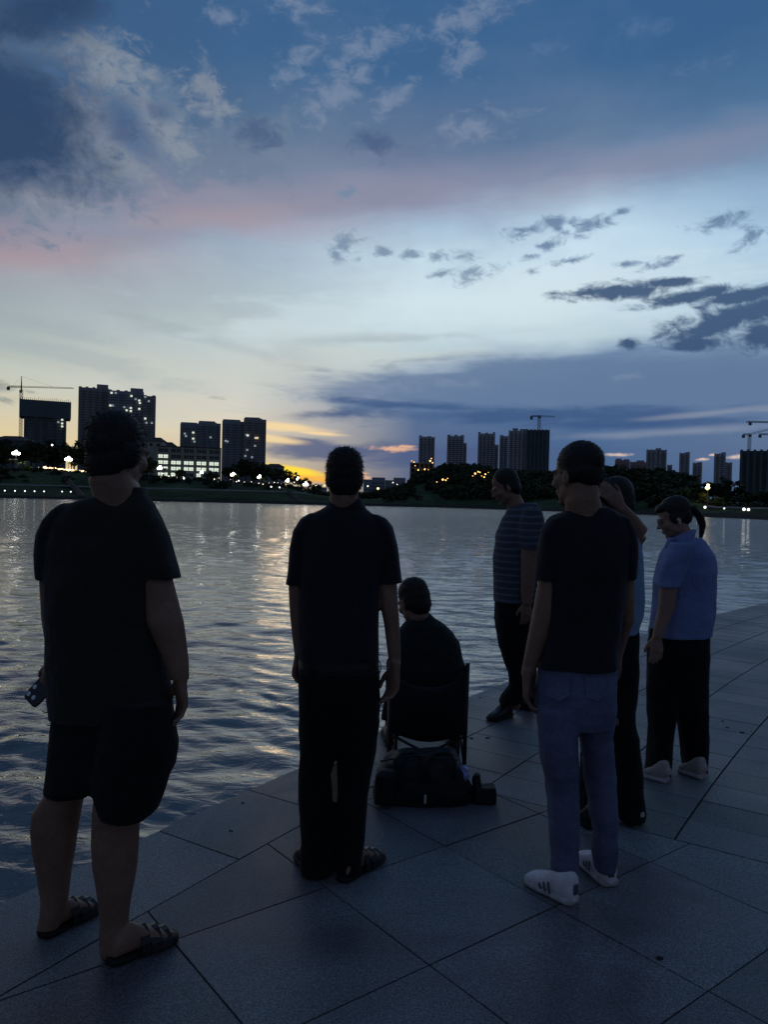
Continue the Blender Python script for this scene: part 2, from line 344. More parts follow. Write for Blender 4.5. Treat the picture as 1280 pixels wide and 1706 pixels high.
# water
mt = bpy.data.materials.new('river_water'); mt.use_nodes = True; t = NT(mt.node_tree); b = mt.node_tree.nodes['Principled BSDF']
b.inputs['Base Color'].default_value = (.085, .095, .095, 1); b.inputs['Roughness'].default_value = .06; b.inputs['IOR'].default_value = 1.6; b.inputs['Specular IOR Level'].default_value = .5
geo = t.n('ShaderNodeNewGeometry'); p = geo.outputs['Position']
pv = t.vm('MULTIPLY', p, (.55, 1.0, 1.0))
dist = t.vm('LENGTH', p)
b1 = t.n('ShaderNodeBump'); b1.inputs['Distance'].default_value = .012; t.l(t.noise(pv, 6.5, 4, .55, .6), b1.inputs['Height'])
b2 = t.n('ShaderNodeBump'); t.l(t.noise(pv, 1.9, 5, .6, .5), b2.inputs['Height']); t.put(b2.inputs['Distance'], t.mr(dist, 8, 45, .0, .13)); t.l(b1.outputs[0], b2.inputs['Normal'])
t.l(b2.outputs[0], b.inputs['Normal']); t.put(b.inputs['Roughness'], t.mr(dist, 5, 150, .04, .12))
M['water'] = mt
# ------------------------------------------------------------------ promenade: curved border bands and a square field
edge_pts = [(0,1503),(65,1475),(150,1435),(232,1400),(300,1367),(345,1348),(500,1280),(780,1159),(840,1138),(1060,1061),(1180,1030),(1280,1005)]
EP = np.array([list(G(x, y))[:2] for x, y in edge_pts])
best = None
for RR in np.arange(35, 90, 2.5):
    n0 = R(148.5)
    for ph in np.arange(R(144), R(153), R(.5)):
        C0 = EP[4] - RR*np.array([math.cos(ph), math.sin(ph)])
        e = np.abs(np.hypot(*(EP - C0).T) - RR).mean()
        if best is None or e < best[0]: best = (e, RR, ph, C0)
_, RC, _, CC = best
CX, CY = float(CC[0]), float(CC[1])
def pol(r, ph): return (CX + r*math.cos(ph), CY + r*math.sin(ph))
def phi_of(x, y): return math.atan2(y-CY, x-CX)
PH0 = phi_of(.30, 4.20); BW = .49; DPH = .30/RC; GAP = .0065
WATER_Z = -.60
# bedding under the slabs + quay wall
mb = MB(); N = 90; A0 = PH0 + .45; A1 = PH0 - 1.0
prof = [(-.02, -3.0), (-.02, -.012), (6, -.012), (14, -.012), (30, -.012), (30, -3.0)]
vs = []; fs = []
for i in range(N+1):
    a = A0 + (A1-A0)*i/N
    for (d, z) in prof: vs.append((*pol(RC-d-.01, a), z))
k = len(prof)
for i in range(N):
    for j in range(k-1): fs.append((i*k+j, i*k+j+1, (i+1)*k+j+1, (i+1)*k+j))
mb.add(vs, fs); pavement = mb.build('pavement', M['joint']); tag(pavement, kind='structure')
mb = MB(); vs = []; fs = []
for i in range(N+1):
    a = A0 + (A1-A0)*i/N
    for (d, z) in [(-.012,-3),(-.012,-.05),(.05,-.05),(.05,-3)]: vs.append((*pol(RC-d, a), z))
for i in range(N):
    for j in range(3): fs.append((i*4+j, i*4+j+1, (i+1)*4+j+1, (i+1)*4+j))
mb.add(vs, fs); tag(mb.build('quay_wall', M['quay']), kind='structure')

slabs = []                            # polygons (list of xy)
def clip(poly, nx, ny, c):            # keep nx*x+ny*y <= c
    out = []
    for i in range(len(poly)):
        p, q = poly[i], poly[(i+1) % len(poly)]
        dp, dq = nx*p[0]+ny*p[1]-c, nx*q[0]+ny*q[1]-c
        if dp <= 0: out.append(p)
        if (dp < 0 < dq) or (dq < 0 < dp):
            s = dp/(dp-dq); out.append((p[0]+(q[0]-p[0])*s, p[1]+(q[1]-p[1])*s))
    return out
g = GAP/2
for kk in range(0, 30):               # bands beyond the radial seam
    for j in range(0, 110):
        a, b_ = PH0 - j*DPH, PH0 - (j+1)*DPH
        r1, r2 = RC - kk*BW - (.005 if kk else g), RC - (kk+1)*BW + .005
        ga = g/r1
        slabs.append([pol(r1, a-ga), pol(r1, b_+ga), pol(r2, b_+ga), pol(r2, a-ga)])
for j in range(0, 40):                # the border band on the near side
    a, b_ = PH0 + j*.60/RC, PH0 + (j+1)*.60/RC; ga = g/RC; off = .13/RC
    slabs.append([pol(RC-g, a+ga+(off if j else 0)), pol(RC-g, b_-ga+off), pol(RC-BW+.006, b_-ga+off), pol(RC-BW+.006, a+ga+(off if j else 0))])
fa = R(37.8); ux, uy = math.cos(fa), math.sin(fa); vx, vy = -math.sin(fa), math.cos(fa)
# seam half plane
sx, sy = pol(RC-BW, PH0); sd_ = (math.sin(PH0), -math.cos(PH0))      # towards decreasing phi
for i in range(-14, 22):
    for j in range(-16, 6):
        a0, a1 = 1.05+.627*i+g, 1.05+.627*(i+1)-g; n0, n1 = 2.475+.615*j+g, 2.475+.615*(j+1)-g
        poly = [(ux*a+vx*n, uy*a+vy*n) for a, n in ((a0,n0),(a1,n0),(a1,n1),(a0,n1))]
        poly = clip(poly, sd_[0], sd_[1], sd_[0]*sx+sd_[1]*sy-g)
        if len(poly) < 3: continue
        mx = sum(p[0] for p in poly)/len(poly); my = sum(p[1] for p in poly)/len(poly)
        ph = phi_of(mx, my); cx_, cy_ = math.cos(ph), math.sin(ph)
        poly = clip(poly, cx_, cy_, cx_*CX+cy_*CY + RC-BW-g)
        if len(poly) < 3: continue
        if my < -6 or mx > 12: continue
        slabs.append(poly)
def poly_area(p): return abs(sum(p[i][0]*p[(i+1)%len(p)][1]-p[(i+1)%len(p)][0]*p[i][1] for i in range(len(p)))/2)
def proj(x, y, z=0):
    v = cam.matrix_world.inverted() @ Vector((x, y, z))
    if v.z > -.3: return None
    return (640 + FPX*v.x/-v.z, 853 - FPX*v.y/-v.z)
def screen_area(p):
    q = [proj(*c) for c in p]
    if any(c is None for c in q): return 0
    mx = sum(c[0] for c in q)/len(q); my = sum(c[1] for c in q)/len(q)
    if not (-60 < mx < 1340 and my < 1800): return 0
    return poly_area(q)
slabs = [p for p in slabs if poly_area(p) > .0015]
slabs.sort(key=screen_area, reverse=True)
def slab_mesh(mb, p, cx, cy, dz, tx, ty):
    n = len(p); top = [(x-cx, y-cy, dz + tx*(x-cx) + ty*(y-cy)) for x, y in p]; bot = [(x-cx, y-cy, -.03) for x, y in p]
    fs = [tuple(range(n)), tuple(reversed(range(n, 2*n)))] + [(i, n+i, n+(i+1) % n, (i+1) % n) for i in range(n)]
    return mb.add(top+bot, fs)
def ccw(p):
    s = sum(p[i][0]*p[(i+1)%len(p)][1]-p[(i+1)%len(p)][0]*p[i][1] for i in range(len(p)))
    return p if s > 0 else p[::-1]
NP = 300; rest = MB()
for i, p in enumerate(slabs):
    p = ccw(p); cx = sum(c[0] for c in p)/len(p); cy = sum(c[1] for c in p)/len(p)
    dz, tx, ty = random.uniform(-.001, .001), random.uniform(-.002, .002), random.uniform(-.002, .002)
    if i < NP:
        me = slab_mesh(MB(), p, cx, cy, dz, tx, ty).mesh('slab'); me.materials.append(M['granite'])
        ob = bpy.data.objects.new('slab', me); COL.objects.link(ob); ob.parent = pavement; ob.location = (cx, cy, 0)
    else:
        slab_mesh(rest, [(x, y) for x, y in p], 0, 0, dz, 0, 0)
tag(rest.build('slab', M['granite'], pavement), kind='stuff')
# ------------------------------------------------------------------ water: a real wave surface
na, nr = 660, 800
az = np.linspace(R(-62), R(62), na); rr = 2.2*np.exp(np.linspace(0, math.log(480/2.2), nr))
RRg, AZg = np.meshgrid(rr, az, indexing='ij'); X = RRg*np.sin(AZg); Y = RRg*np.cos(AZg)
sp = np.maximum(RRg*math.log(480/2.2)/nr, RRg*R(124)/na)
H = np.zeros_like(X); wr = np.random.default_rng(3)
wx = X + .30*np.sin(Y*.85+.5*X) + .12*np.sin(X*2.3+1) + .05*np.sin(5.1*Y+2*X); wy = Y + .30*np.sin(X*.8+.9) + .10*np.sin(Y*1.9+2*np.sin(X*1.1)) + .04*np.sin(6*X+1.7*Y)
for i in range(90):
    lam = .13*(1.5/.13)**(wr.random()**1.0); th = R(84) + wr.normal()*R(32); kx, ky = math.cos(th)*2*PI/lam, math.sin(th)*2*PI/lam
    amp = .00185*lam**.85; fade = np.clip((lam/sp - 2.2)/2.5, 0, 1); ph = wr.random()*7
    H += amp*fade*np.sin(kx*wx + ky*wy + ph)
H = H + .0*X
vs = np.stack([X, Y, WATER_Z + H], -1).reshape(-1, 3)
idx = np.arange(nr*na).reshape(nr, na)
q = np.stack([idx[:-1, :-1], idx[:-1, 1:], idx[1:, 1:], idx[1:, :-1]], -1).reshape(-1, 4)[:, ::-1]
me = bpy.data.meshes.new('river'); me.vertices.add(len(vs)); me.vertices.foreach_set('co', vs.ravel())
me.loops.add(q.size); me.loops.foreach_set('vertex_index', q.ravel()); me.polygons.add(len(q))
me.polygons.foreach_set('loop_start', np.arange(0, q.size, 4)); me.polygons.foreach_set('loop_total', np.full(len(q), 4))
me.polygons.foreach_set('use_smooth', np.ones(len(q), bool)); me.update(); me.validate()
me.materials.append(M['water']); river = bpy.data.objects.new('river', me); COL.objects.link(river); tag(river, kind='structure')
# ------------------------------------------------------------------ far bank terrain
shore_px = [(-420,822),(-150,826.5),(0,829.5),(150,832.5),(300,836),(440,839),(560,842),(640,843.5),(740,845.5),(840,848.5),(960,853),(1090,857.5),(1170,860.8),(1280,866),(1420,875),(1600,890)]
SH = [(math.atan2(G(x, y, WATER_Z).x, G(x, y, WATER_Z).y), math.hypot(*G(x, y, WATER_Z)[:2])) for x, y in shore_px]
SA = np.array([s[0] for s in SH]); SR = np.array([s[1] for s in SH])
def shore_r(a): return float(np.interp(a, SA, SR))
hill_px = [(560,840),(600,832),(640,826),(670,819),(681,811),(700,800),(712,795),(740,788),(780,787),(800,788),(844,798),(916,801),(960,797),(1010,794),(1060,797),(1100,799),(1140,807),(1165,819),(1185,834),(1230,842),(1300,845)]
HA = np.array([math.atan2(ray(x, y).x, ray(x, y).y) for x, y in hill_px]); 
HE = np.array([ray(x, y).z/math.hypot(ray(x, y).x, ray(x, y).y) for x, y in hill_px])
HOFF = 85.0
def hill_top(a): return CAMH + float(np.interp(a, HA, HE))*(shore_r(a)+HOFF)
axa = lambda x: math.atan2(ray(x, 820).x, ray(x, 820).y)
AL, AM, AR1, AR2 = axa(470), axa(590), axa(1165), axa(1200)
def sstep(a, b, x): t_ = min(max((x-a)/(b-a), 0), 1); return t_*t_*(3-2*t_)
def prof_left(t_, a):
    top = 5.2 + 3.4*(1-sstep(axa(60), axa(560), a))
    pts = [(-2,-2),(0,-.9),(.3,.2),(6,.9),(20,3.2),(24,3.4),(45,top),(300,top+1),(1500,top+2),(4000,0)]
    return float(np.interp(t_, [p[0] for p in pts], [p[1] for p in pts]))
def prof_right(t_, a):
    pts = [(-2,-2),(0,-.9),(.3,.1),(4,.5),(12,1.4),(16,1.6),(300,2.2),(1500,5),(4000,0)]
    return float(np.interp(t_, [p[0] for p in pts], [p[1] for p in pts]))
def terrain(a, t_):
    zl = prof_left(t_, a); zr = prof_right(t_, a); s_ = sstep(AL, AM, a); z = zl*(1-s_) + zr*s_
    hz = hill_top(a); wgt = sstep(axa(585), axa(640), a)*(1-sstep(axa(1172), axa(1200), a))
    if wgt > 0 and t_ > 0:
        up = sstep(-6, HOFF, t_)*(1-sstep(HOFF+60, HOFF+220, t_)); z = max(z, z + (hz - z)*up*wgt) if hz > z else z
    return z
def TP(x, t_):                         # a point t metres behind the far shore, in the direction of photo column x
    a = axa(x); r = shore_r(a)+t_; return Vector((r*math.sin(a), r*math.cos(a), terrain(a, t_)))
ts = [-2,0,.3,1.5,4,6,9,12,16,20,24,30,36,42,45,52,60,70,85,100,125,150,190,240,300,420,600,900,1300,1900,2800,4000]
angs = np.linspace(SA[0], SA[-1], 200); vs = []; fs = []
for a in angs:
    for t_ in ts:
        r = shore_r(a)+t_; z = terrain(a, t_)
        if t_ > 2: z += .5*mnoise.noise(Vector((r*math.sin(a)*.05, r*math.cos(a)*.05, 0)))
        vs.append((r*math.sin(a), r*math.cos(a), z))
k = len(ts)
for i in range(len(angs)-1):
    for j in range(k-1): fs.append((i*k+j, (i+1)*k+j, (i+1)*k+j+1, i*k+j+1))
M['bank'] = pbr('grass_bank', (.040, .062, .026), .95, .1, noise=[(.05, .45, 5), (.6, .35, 4)], bump=[(1.2, .25, 4)])
M['path'] = pbr('pale_path', (.20, .19, .17), .9, .2, noise=[(.4, .2, 4)])
far_bank = MB().add(vs, fs).build('far_bank', M['bank'], smooth=False); tag(far_bank, kind='structure')
# paths on the bank (a lower walk along the water, an upper promenade)
def ribbon(x0, x1, ta, tb, name, mat, lift=.12, n=60):
    vs = []; fs = []
    for i in range(n+1):
        a = axa(x0) + (axa(x1)-axa(x0))*i/n
        for t_ in np.linspace(ta, tb, 4):
            r = shore_r(a)+t_; vs.append((r*math.sin(a), r*math.cos(a), terrain(a, t_)+lift+ .25*(t_ > ta)))
    for i in range(n):
        for j in range(3): fs.append((i*4+j, (i+1)*4+j, (i+1)*4+j+1, i*4+j+1))
    return tag(MB().add(vs, fs).build(name, mat), kind='structure')
ribbon(-100, 520, 20.3, 23.5, 'lower_path', M['path']); ribbon(1180, 1400, 12.2, 15.5, 'right_path', M['path'])
# a raised river wall strip at the waterline
mb = MB()
vs = []; fs = []
for i, a in enumerate(np.linspace(SA[0], SA[-1], 160)):
    r = shore_r(a)
    for d, z in ((-.25,-1.2),(-.25,.25),(.25,.25),(.25,-1.2)): vs.append(((r+d)*math.sin(a), (r+d)*math.cos(a), z))
for i in range(159):
    for j in range(3): fs.append((i*4+j, (i+1)*4+j, (i+1)*4+j+1, i*4+j+1))
tag(MB().add(vs, fs).build('river_wall', M['quay']), kind='structure')
# ------------------------------------------------------------------ vegetation
M['leaf'] = pbr('dark_foliage', (.040, .060, .026), .75, .3, noise=[(.5, .4, 4)], vary=.3)
M['leaf_lamplit'] = pbr('lamplit_foliage', (.19, .21, .04), .6, .4, noise=[(.8, .3, 3)], vary=.2)  # palm and shrub leaves: lamplight painted in as a brighter yellow-green
M['bark'] = pbr('bark', (.07, .055, .042), .9, .1, noise=[(3, .3, 4)])
def crown_mesh(rx, rz, nclump=46, leaf=.38, seed=0, per=16):
    rg = random.Random(seed); mb = MB()
    for c in range(nclump):
        th = rg.uniform(0, 2*PI); u = rg.uniform(-.75, 1); r = (rg.random()**.35); q = math.sqrt(max(1-u*u, 0))
        k = rg.uniform(.75, 1.1)
        cx, cy, cz = rx*r*q*math.cos(th)*k, rx*r*q*math.sin(th)*k, rz*r*u*k
        cr = rg.uniform(.25, .42)*rx*.75
        for _ in range(per):
            d = Vector((rg.gauss(0, 1), rg.gauss(0, 1), rg.gauss(0, .8))).normalized()*cr*rg.uniform(.4, 1)
            p = Vector((cx, cy, cz)) + d; a1 = Vector((rg.gauss(0, 1), rg.gauss(0, 1), rg.gauss(0, .6))).normalized(); a2 = a1.cross(Vector((rg.gauss(0, 1), rg.gauss(0, 1), rg.gauss(0, 1)))).normalized()
            s_ = leaf*rg.uniform(.6, 1.4)
            mb.add([p-a1*s_, p+a2*s_*.55, p+a1*s_, p-a2*s_*.55], [(0, 1, 2, 3)])
    return mb
crowns = []
for s_ in range(5):
    me = crown_mesh(1.0, [.85, 1.1, .8, 1.25, .95][s_], 60, .13, s_, 22).mesh('crown'); me.materials.append(M['leaf']); crowns.append(me)
def trunk_mesh(seed):
    rg = random.Random(seed); mb = MB(); mb.tube([(0,0,-.3),(.02,.01,.3),(.0,.03,.75),(.03,0,1.0)], [.045,.035,.028,.018], 7)
    for k_ in range(4):
        a = k_*PI/2 + rg.uniform(-.4,.4); z0 = rg.uniform(.5,.8); mb.tube([(0,0,z0),(.22*math.cos(a),.22*math.sin(a),z0+.25),(.4*math.cos(a),.4*math.sin(a),z0+.42)], [.018,.012,.006], 5)
    return mb
trunk_me = trunk_mesh(1).mesh('trunk'); trunk_me.materials.append(M['bark'])
def tree(x, t_, h, w, label, group=None, seed=0, name='tree'):
    p = TP(x, t_); e = empty(name, p); e.rotation_euler.z = seed*1.3
    cm = bpy.data.objects.new('crown', crowns[seed % 5]); COL.objects.link(cm); cm.parent = e; cm.location = (0, 0, h-.42*h); cm.scale = (w/2, w/2, h*.42)
    tm = bpy.data.objects.new('trunk', trunk_me); COL.objects.link(tm); tm.parent = e; tm.scale = (h*.7, h*.7, h*.75)
    tag(e, label, 'tree', group); return e
def palm(x, t_, h, label, group=None, seed=0):
    p = TP(x, t_); e = empty('palm_tree', p); rg = random.Random(seed)
    mb = MB(); mb.tube([(0,0,-.3),(.06*h*.3,0,h*.5),(.1,.05,h)], [.22,.17,.14], 8); mb.build('trunk', M['bark'], e, origin=(0,0,0))
    mb = MB()
    for k_ in range(18):
        a = k_*2*PI/18*2.4 + rg.uniform(-.2,.2); up = rg.uniform(.1, 1.1); L = rg.uniform(1.9, 2.6); prev_ = None
        for j in range(7):
            s_ = j/6; r_ = L*s_*math.cos(up*(1-s_*.5)); z = h + L*(s_*math.sin(up) - .75*s_*s_)
            c = Vector((.1+r_*math.cos(a), .05+r_*math.sin(a), z)); wv = Vector((-math.sin(a), math.cos(a), 0))*(.34*math.sin(PI*min(s_+.12, 1))+.03)
            dr = Vector((0,0,-.16*math.sin(PI*s_)))
            if prev_ and j % 1 == 0:
                mb.add([prev_[0], prev_[0]-prev_[1]+dr, c-wv*.8+dr, c], [(0,1,2,3)]); mb.add([prev_[0], c, c+wv*.8+dr, prev_[0]+prev_[1]+dr], [(0,1,2,3)])
            prev_ = (c, wv)
    mb.build('crown', M['leaf_lamplit'], e, origin=(0,0,0)); tag(e, label, 'palm tree', group); return e
# trees one can tell apart on the left bank
tl = [
 (-40,80,15,13,'dense dark tree cut by the left picture edge'),(8,95,13,12,'dark tree just left of the leftmost street lamp'),(52,100,14,13,'broad dark tree under the unfinished tower'),
 (88,110,14,12,'dark tree between the two left street lamps, behind them'),(122,92,14,10,'dark tree under the gap beside the tall lit tower'),(160,85,12,11,'dark tree left of the first man\'s head'),
 (245,82,9,8,'dark tree at the left end of the lit office block'),(300,66,4.5,4.5,'small round tree before the left bays of the lit office block'),(352,66,4.5,5,'small round tree before the right bays of the lit office block'),
 (384,120,10,8,'dark tree under the gap between the twin tower blocks'),(408,110,13,12,'bushy tree at the foot of the stepped tower'),(432,104,11,10,'round dark tree at the right foot of the stepped tower'),
 (462,95,9,9,'dark tree below the left end of the orange glow'),(484,95,7.2,8,'low dark tree under the middle of the orange glow'),(506,92,5.6,7,'low dark tree under the right part of the orange glow'),(527,95,4.4,6,'low bushy tree left of the polo-shirted man\'s head'),
]
for i, (x, t_, h, w, lb) in enumerate(tl): tree(x, t_, h, w, lb, 'trees along the far left bank', i)
tr = [(1188,70,7.5,9,'dark tree right of the yellow street lamp on the right bank'),(1215,85,8.5,10,'dark tree behind the pale pavilion on the right bank'),(1232,44,3.6,7,'low dark shrub tree in front of the pale pavilion'),(1205,40,3.0,7,'low hedge-like tree right of the woman\'s head'),(1262,60,4.6,9,'dark tree at the foot of the slab tower on the right'),(1290,50,5,9,'dark tree at the right picture edge')]
for i, (x, t_, h, w, lb) in enumerate(tr): tree(x, t_, h, w, lb, 'trees along the far right bank', i+2)
# lit palms and shrubs beside the lamps
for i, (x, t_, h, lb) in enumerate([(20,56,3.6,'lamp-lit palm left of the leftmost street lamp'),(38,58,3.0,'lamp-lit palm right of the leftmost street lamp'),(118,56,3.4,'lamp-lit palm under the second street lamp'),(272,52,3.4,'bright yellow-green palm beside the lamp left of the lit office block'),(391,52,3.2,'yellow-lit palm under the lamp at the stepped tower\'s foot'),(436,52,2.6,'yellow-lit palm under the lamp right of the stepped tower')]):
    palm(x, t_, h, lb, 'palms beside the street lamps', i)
def shrub(x, t_, h, w, lb, mat, seed=0):
    me = crown_mesh(w/2, h/2, 40, .32, seed+20, 14).mesh('shrub', (0,0,0)); me.materials.append(mat)
    ob = bpy.data.objects.new('shrub', me); COL.objects.link(ob); p = TP(x, t_); ob.location = (p.x, p.y, p.z+h*.42); return tag(ob, lb, 'shrub', 'lamp-lit shrubs')
shrub(1172,22,3.2,3.2,'orange-lit shrub left of the yellow street lamp',M['leaf_lamplit'],1); shrub(1195,22,3.0,4.6,'yellow-lit shrub right of the yellow street lamp',M['leaf_lamplit'],2)
shrub(44,55,2.4,4,'lamp-lit shrub right of the leftmost palm pair',M['leaf_lamplit'],3); shrub(447,50,1.8,3.4,'small lit shrub right of the last yellow palm',M['leaf_lamplit'],4)
# hillside wood: reads as one mass
mb = MB(); rg = random.Random(5); clump = [crown_mesh(1.0, .9, 16, .24, 50+k_, 12) for k_ in range(5)]
for i in range(900):
    x = rg.uniform(575, 1156); t_ = rg.choice([rg.uniform(8, 85), rg.uniform(75, 110)]); p = TP(x, t_); h = rg.uniform(1.7, 3.5)*(.75 if x < 700 else 1)
    if x < 640 and t_ < 40: continue
    c = clump[i % 5]; a = rg.uniform(0, 6.28); co, si = math.cos(a), math.sin(a)
    mb.add([(p.x+(v[0]*co-v[1]*si)*h, p.y+(v[0]*si+v[1]*co)*h, p.z+h*.5+v[2]*h*.8) for v in c.v], c.f)
tag(mb.build('hillside_wood', M['leaf']), 'dark wood covering the hill across the water', 'wood', kind='stuff')
# low scrub and ground cover on the left and right banks
mb = MB()
for i in range(330):
    if i % 3: x = rg.uniform(-60, 560); t_ = rg.choice([rg.uniform(44, 52), rg.uniform(60, 110), rg.uniform(28, 46)])
    else: x = rg.uniform(1168, 1340); t_ = rg.uniform(17, 70)
    p = TP(x, t_); h = rg.uniform(.5, 1.3); c = clump[i % 5]
    mb.add([(p.x+v[0]*h*1.8, p.y+v[1]*h*1.8, p.z+h*.3+v[2]*h) for v in c.v], c.f)
tag(mb.build('bank_scrub', M['leaf']), 'low dark scrub scattered over the far banks', 'scrub', kind='stuff')
# ------------------------------------------------------------------ buildings
def wallmat(name, c): return pbr(name, c, .85, .2, noise=[(.04, .12, 3), (.7, .10, 3)])
M['conc'] = wallmat('raw_concrete', (.26,.27,.28)); M['tower_a'] = wallmat('beige_tower_wall', (.36,.33,.33)); M['tower_b'] = wallmat('grey_tower_wall', (.34,.35,.38))
M['tower_d'] = wallmat('dark_netting', (.12,.15,.16)); M['tower_g'] = wallmat('pale_rib_wall', (.55,.53,.54)); M['office'] = wallmat('cream_office_wall', (.46,.44,.37)); M['roof'] = pbr('roof_tile', (.10,.07,.06), .8, .2, noise=[(.5,.2,3)])
M['far_low'] = wallmat('far_reddish_wall', (.46,.33,.32)); M['window_dark'] = pbr('dark_window_glass', (.02,.025,.03), .35, .4)
M['win_white'] = pbr('lit_window_white', (.8,.8,.7), .5, .3, emit=((.88,1,.82), .85)); M['win_warm'] = pbr('lit_window_warm', (.8,.7,.5), .5, .3, emit=((1,.85,.55), .75)); M['win_dim'] = pbr('lit_window_dim', (.6,.6,.6), .5, .3, emit=((.75,.9,1), .28))
M['crane'] = pbr('crane_steel', (.20,.17,.10), .6, .4)
def frame_of(x0, x1, y0, D):
    """local frame of a building that faces the camera: corner points of its front at distance D"""
    a = W(x0, y0, D); b_ = W(x1, y0, D); return a, b_
def tower(name, label, cat, x0, x1, ytop, D, z0, mat, steps=(), depth=None, bays=None, floor=3.0, lit=(), group=None, ribs=True, rib_mat=None, windows=True, yaw=0.0, caps=()):
    """x0..x1, ytop in photo pixels at distance D. steps: (fraction0, fraction1, extra height m) raised parts."""
    pa, pb = frame_of(x0, x1, ytop, D); a0 = math.atan2(pa.x, D); a1 = math.atan2(pb.x, D); am = (a0+a1)/2; ds = D/math.cos(am); wdt = 2*ds*math.tan((a1-a0)/2)
    top = (pa.z+pb.z)/2; dep = depth or min(wdt, 30); h = top - z0; e = empty(name, ((ds+dep/2)*math.sin(am), (ds+dep/2)*math.cos(am), z0), -am)
    mb = MB(); mb.box((0, 0, h/2), (wdt, dep, h)); nb = bays or max(2, int(wdt/7)); bw = wdt/nb
    mb.build('wall', mat, e, origin=(0,0,0))
    if ribs:
        for i in range(nb):
            if i % 2 == 0:
                r_ = MB(); ext = 1.6 + .8*((i//2) % 2); r_.box((-wdt/2+bw*(i+.5), -dep/2-ext/2+.003, h/2+.4), (bw*.80, ext, h+.8)); r_.build('bay', rib_mat or mat, e, origin=(0,0,0))
        rs = MB(); nf = int(h/floor)
        for f in range(1, nf): rs.box((0, -dep/2-.12, f*floor), (wdt-.1, .3, .35))
        rs.build('floor_band', rib_mat or mat, e, origin=(0,0,0))
    for (f0, f1, eh) in steps:
        s_ = MB(); s_.box((-wdt/2+wdt*(f0+f1)/2, 0, h+eh/2+.002), (wdt*(f1-f0), dep*.8, eh)); s_.build('roof_house', mat, e, origin=(0,0,0))
    if windows:
        wm = MB(); nf = int(h/floor)
        for i in range(nb):
            ext = (1.6 + .8*((i//2) % 2)) if (ribs and i % 2 == 0) else 0
            for f in range(nf-1):
                for s_ in (-.2, .2):
                    wm.box((-wdt/2+bw*(i+.5+s_), -dep/2-ext-.02, f*floor+1.9), (bw*.22, .08, 1.5))
        tag(wm.build('window_grid', M['window_dark'], e, origin=(0,0,0)), kind='stuff')
    for (px, py, m_) in lit:
        q_ = W(px, py, D); lx = ds*math.tan(math.atan2(q_.x, D)-am); wn = MB(); wn.box((lx, -dep/2-(2.75 if ribs else .25), q_.z-z0), (2.2*D/900, .2, 2.0*D/900)); wn.build('lit_window', M[m_], e, origin=(0,0,0))
    tag(e, label, cat, group); return e
WW, WM, WD = 'win_white', 'win_warm', 'win_dim'
bigD = 900
tower('tower_block','broad tall tower with scattered lit windows behind the man in shorts','tower',131,181.5,646.5,bigD,6,M['tower_a'],steps=[(.6,.98,5)],bays=9,depth=24,group='left bank towers')
tower('tower_block','right wing of the tall tower, stepping down, with many lit windows','tower',180.3,240,652,bigD,6,M['tower_b'],steps=[(.62,.98,4.5)],bays=9,depth=26,lit=[(186,656,WW),(193,656,WD),(184,677,WW),(188,677,WD),(219,660,WW),(226,665,WD),(232,667,WW),(233,671,WW),(207,679,WD),(211,684,WW),(218,680,WW),(218,685,WW),(232,681,WW)],group='left bank towers')
tower('tower_block','narrow right end of the tall tower with lit windows near its foot','tower',238.3,260,660,bigD,6,M['tower_a'],bays=3,depth=22,lit=[(242,662,WD),(248,669,WD),(242,698,WW),(244,705,WD),(253,705,WD)],group='left bank towers')
e = tower('unfinished_tower','unfinished concrete tower wrapped in netting beside a crane','tower',40,111,690,760,6,M['conc'],bays=9,depth=26,rib_mat=M['tower_d'],lit=[(103.5,699,WW),(103.5,705,WW),(103.5,710,WW),(97,703,WD)])
zt_ = W(76, 668, 760).z-6; zb_ = W(76, 696, 760).z-6; MB().box((0, 0, (zt_+zb_)/2), (46.5, 31.5, zt_-zb_)).build('scaffold_net', M['tower_d'], e, origin=(0,0,0))
mb = MB()
for i in range(26): hh_ = random.uniform(1.2, 3); mb.box((-22.6+45.2*i/25, -15.4, zt_+hh_/2), (.35, .35, hh_))
tag(mb.build('scaffold_posts', M['crane'], e, origin=(0,0,0)), kind='stuff')
tower('tower_block','left part of the middle tower pair with a few lit windows','tower',300.5,332,706.5,950,6,M['tower_b'],steps=[(.03,.9,2.2)],bays=5,lit=[(308,723,WD),(322,721,WW),(322,731,WW),(324,736,WD),(310,727,WD)],group='left bank towers')
tower('tower_block','right part of the middle tower pair, slightly taller','tower',330.3,368,705,950,6,M['tower_b'],steps=[(.03,.75,2.6)],bays=6,lit=[(351,729,WD)],group='left bank towers')
tower('tower_block','left half of the stepped grey tower beside the orange glow','tower',370.5,408,702,950,6,M['tower_b'],steps=[(.03,.8,2.4)],bays=6,lit=[(376,735,WD),(379,736,WD)],group='left bank towers')
tower('tower_block','taller right half of the stepped tower beside the orange glow','tower',406.3,444,698.5,950,6,M['tower_a'],steps=[(.05,.72,2.4)],bays=6,lit=[(411,725,WD),(413,726,WW),(426,730,WM),(429,730,WM),(425,743,WD),(412,750,WD),(409,760,WD),(420,762,WD)],group='left bank towers')
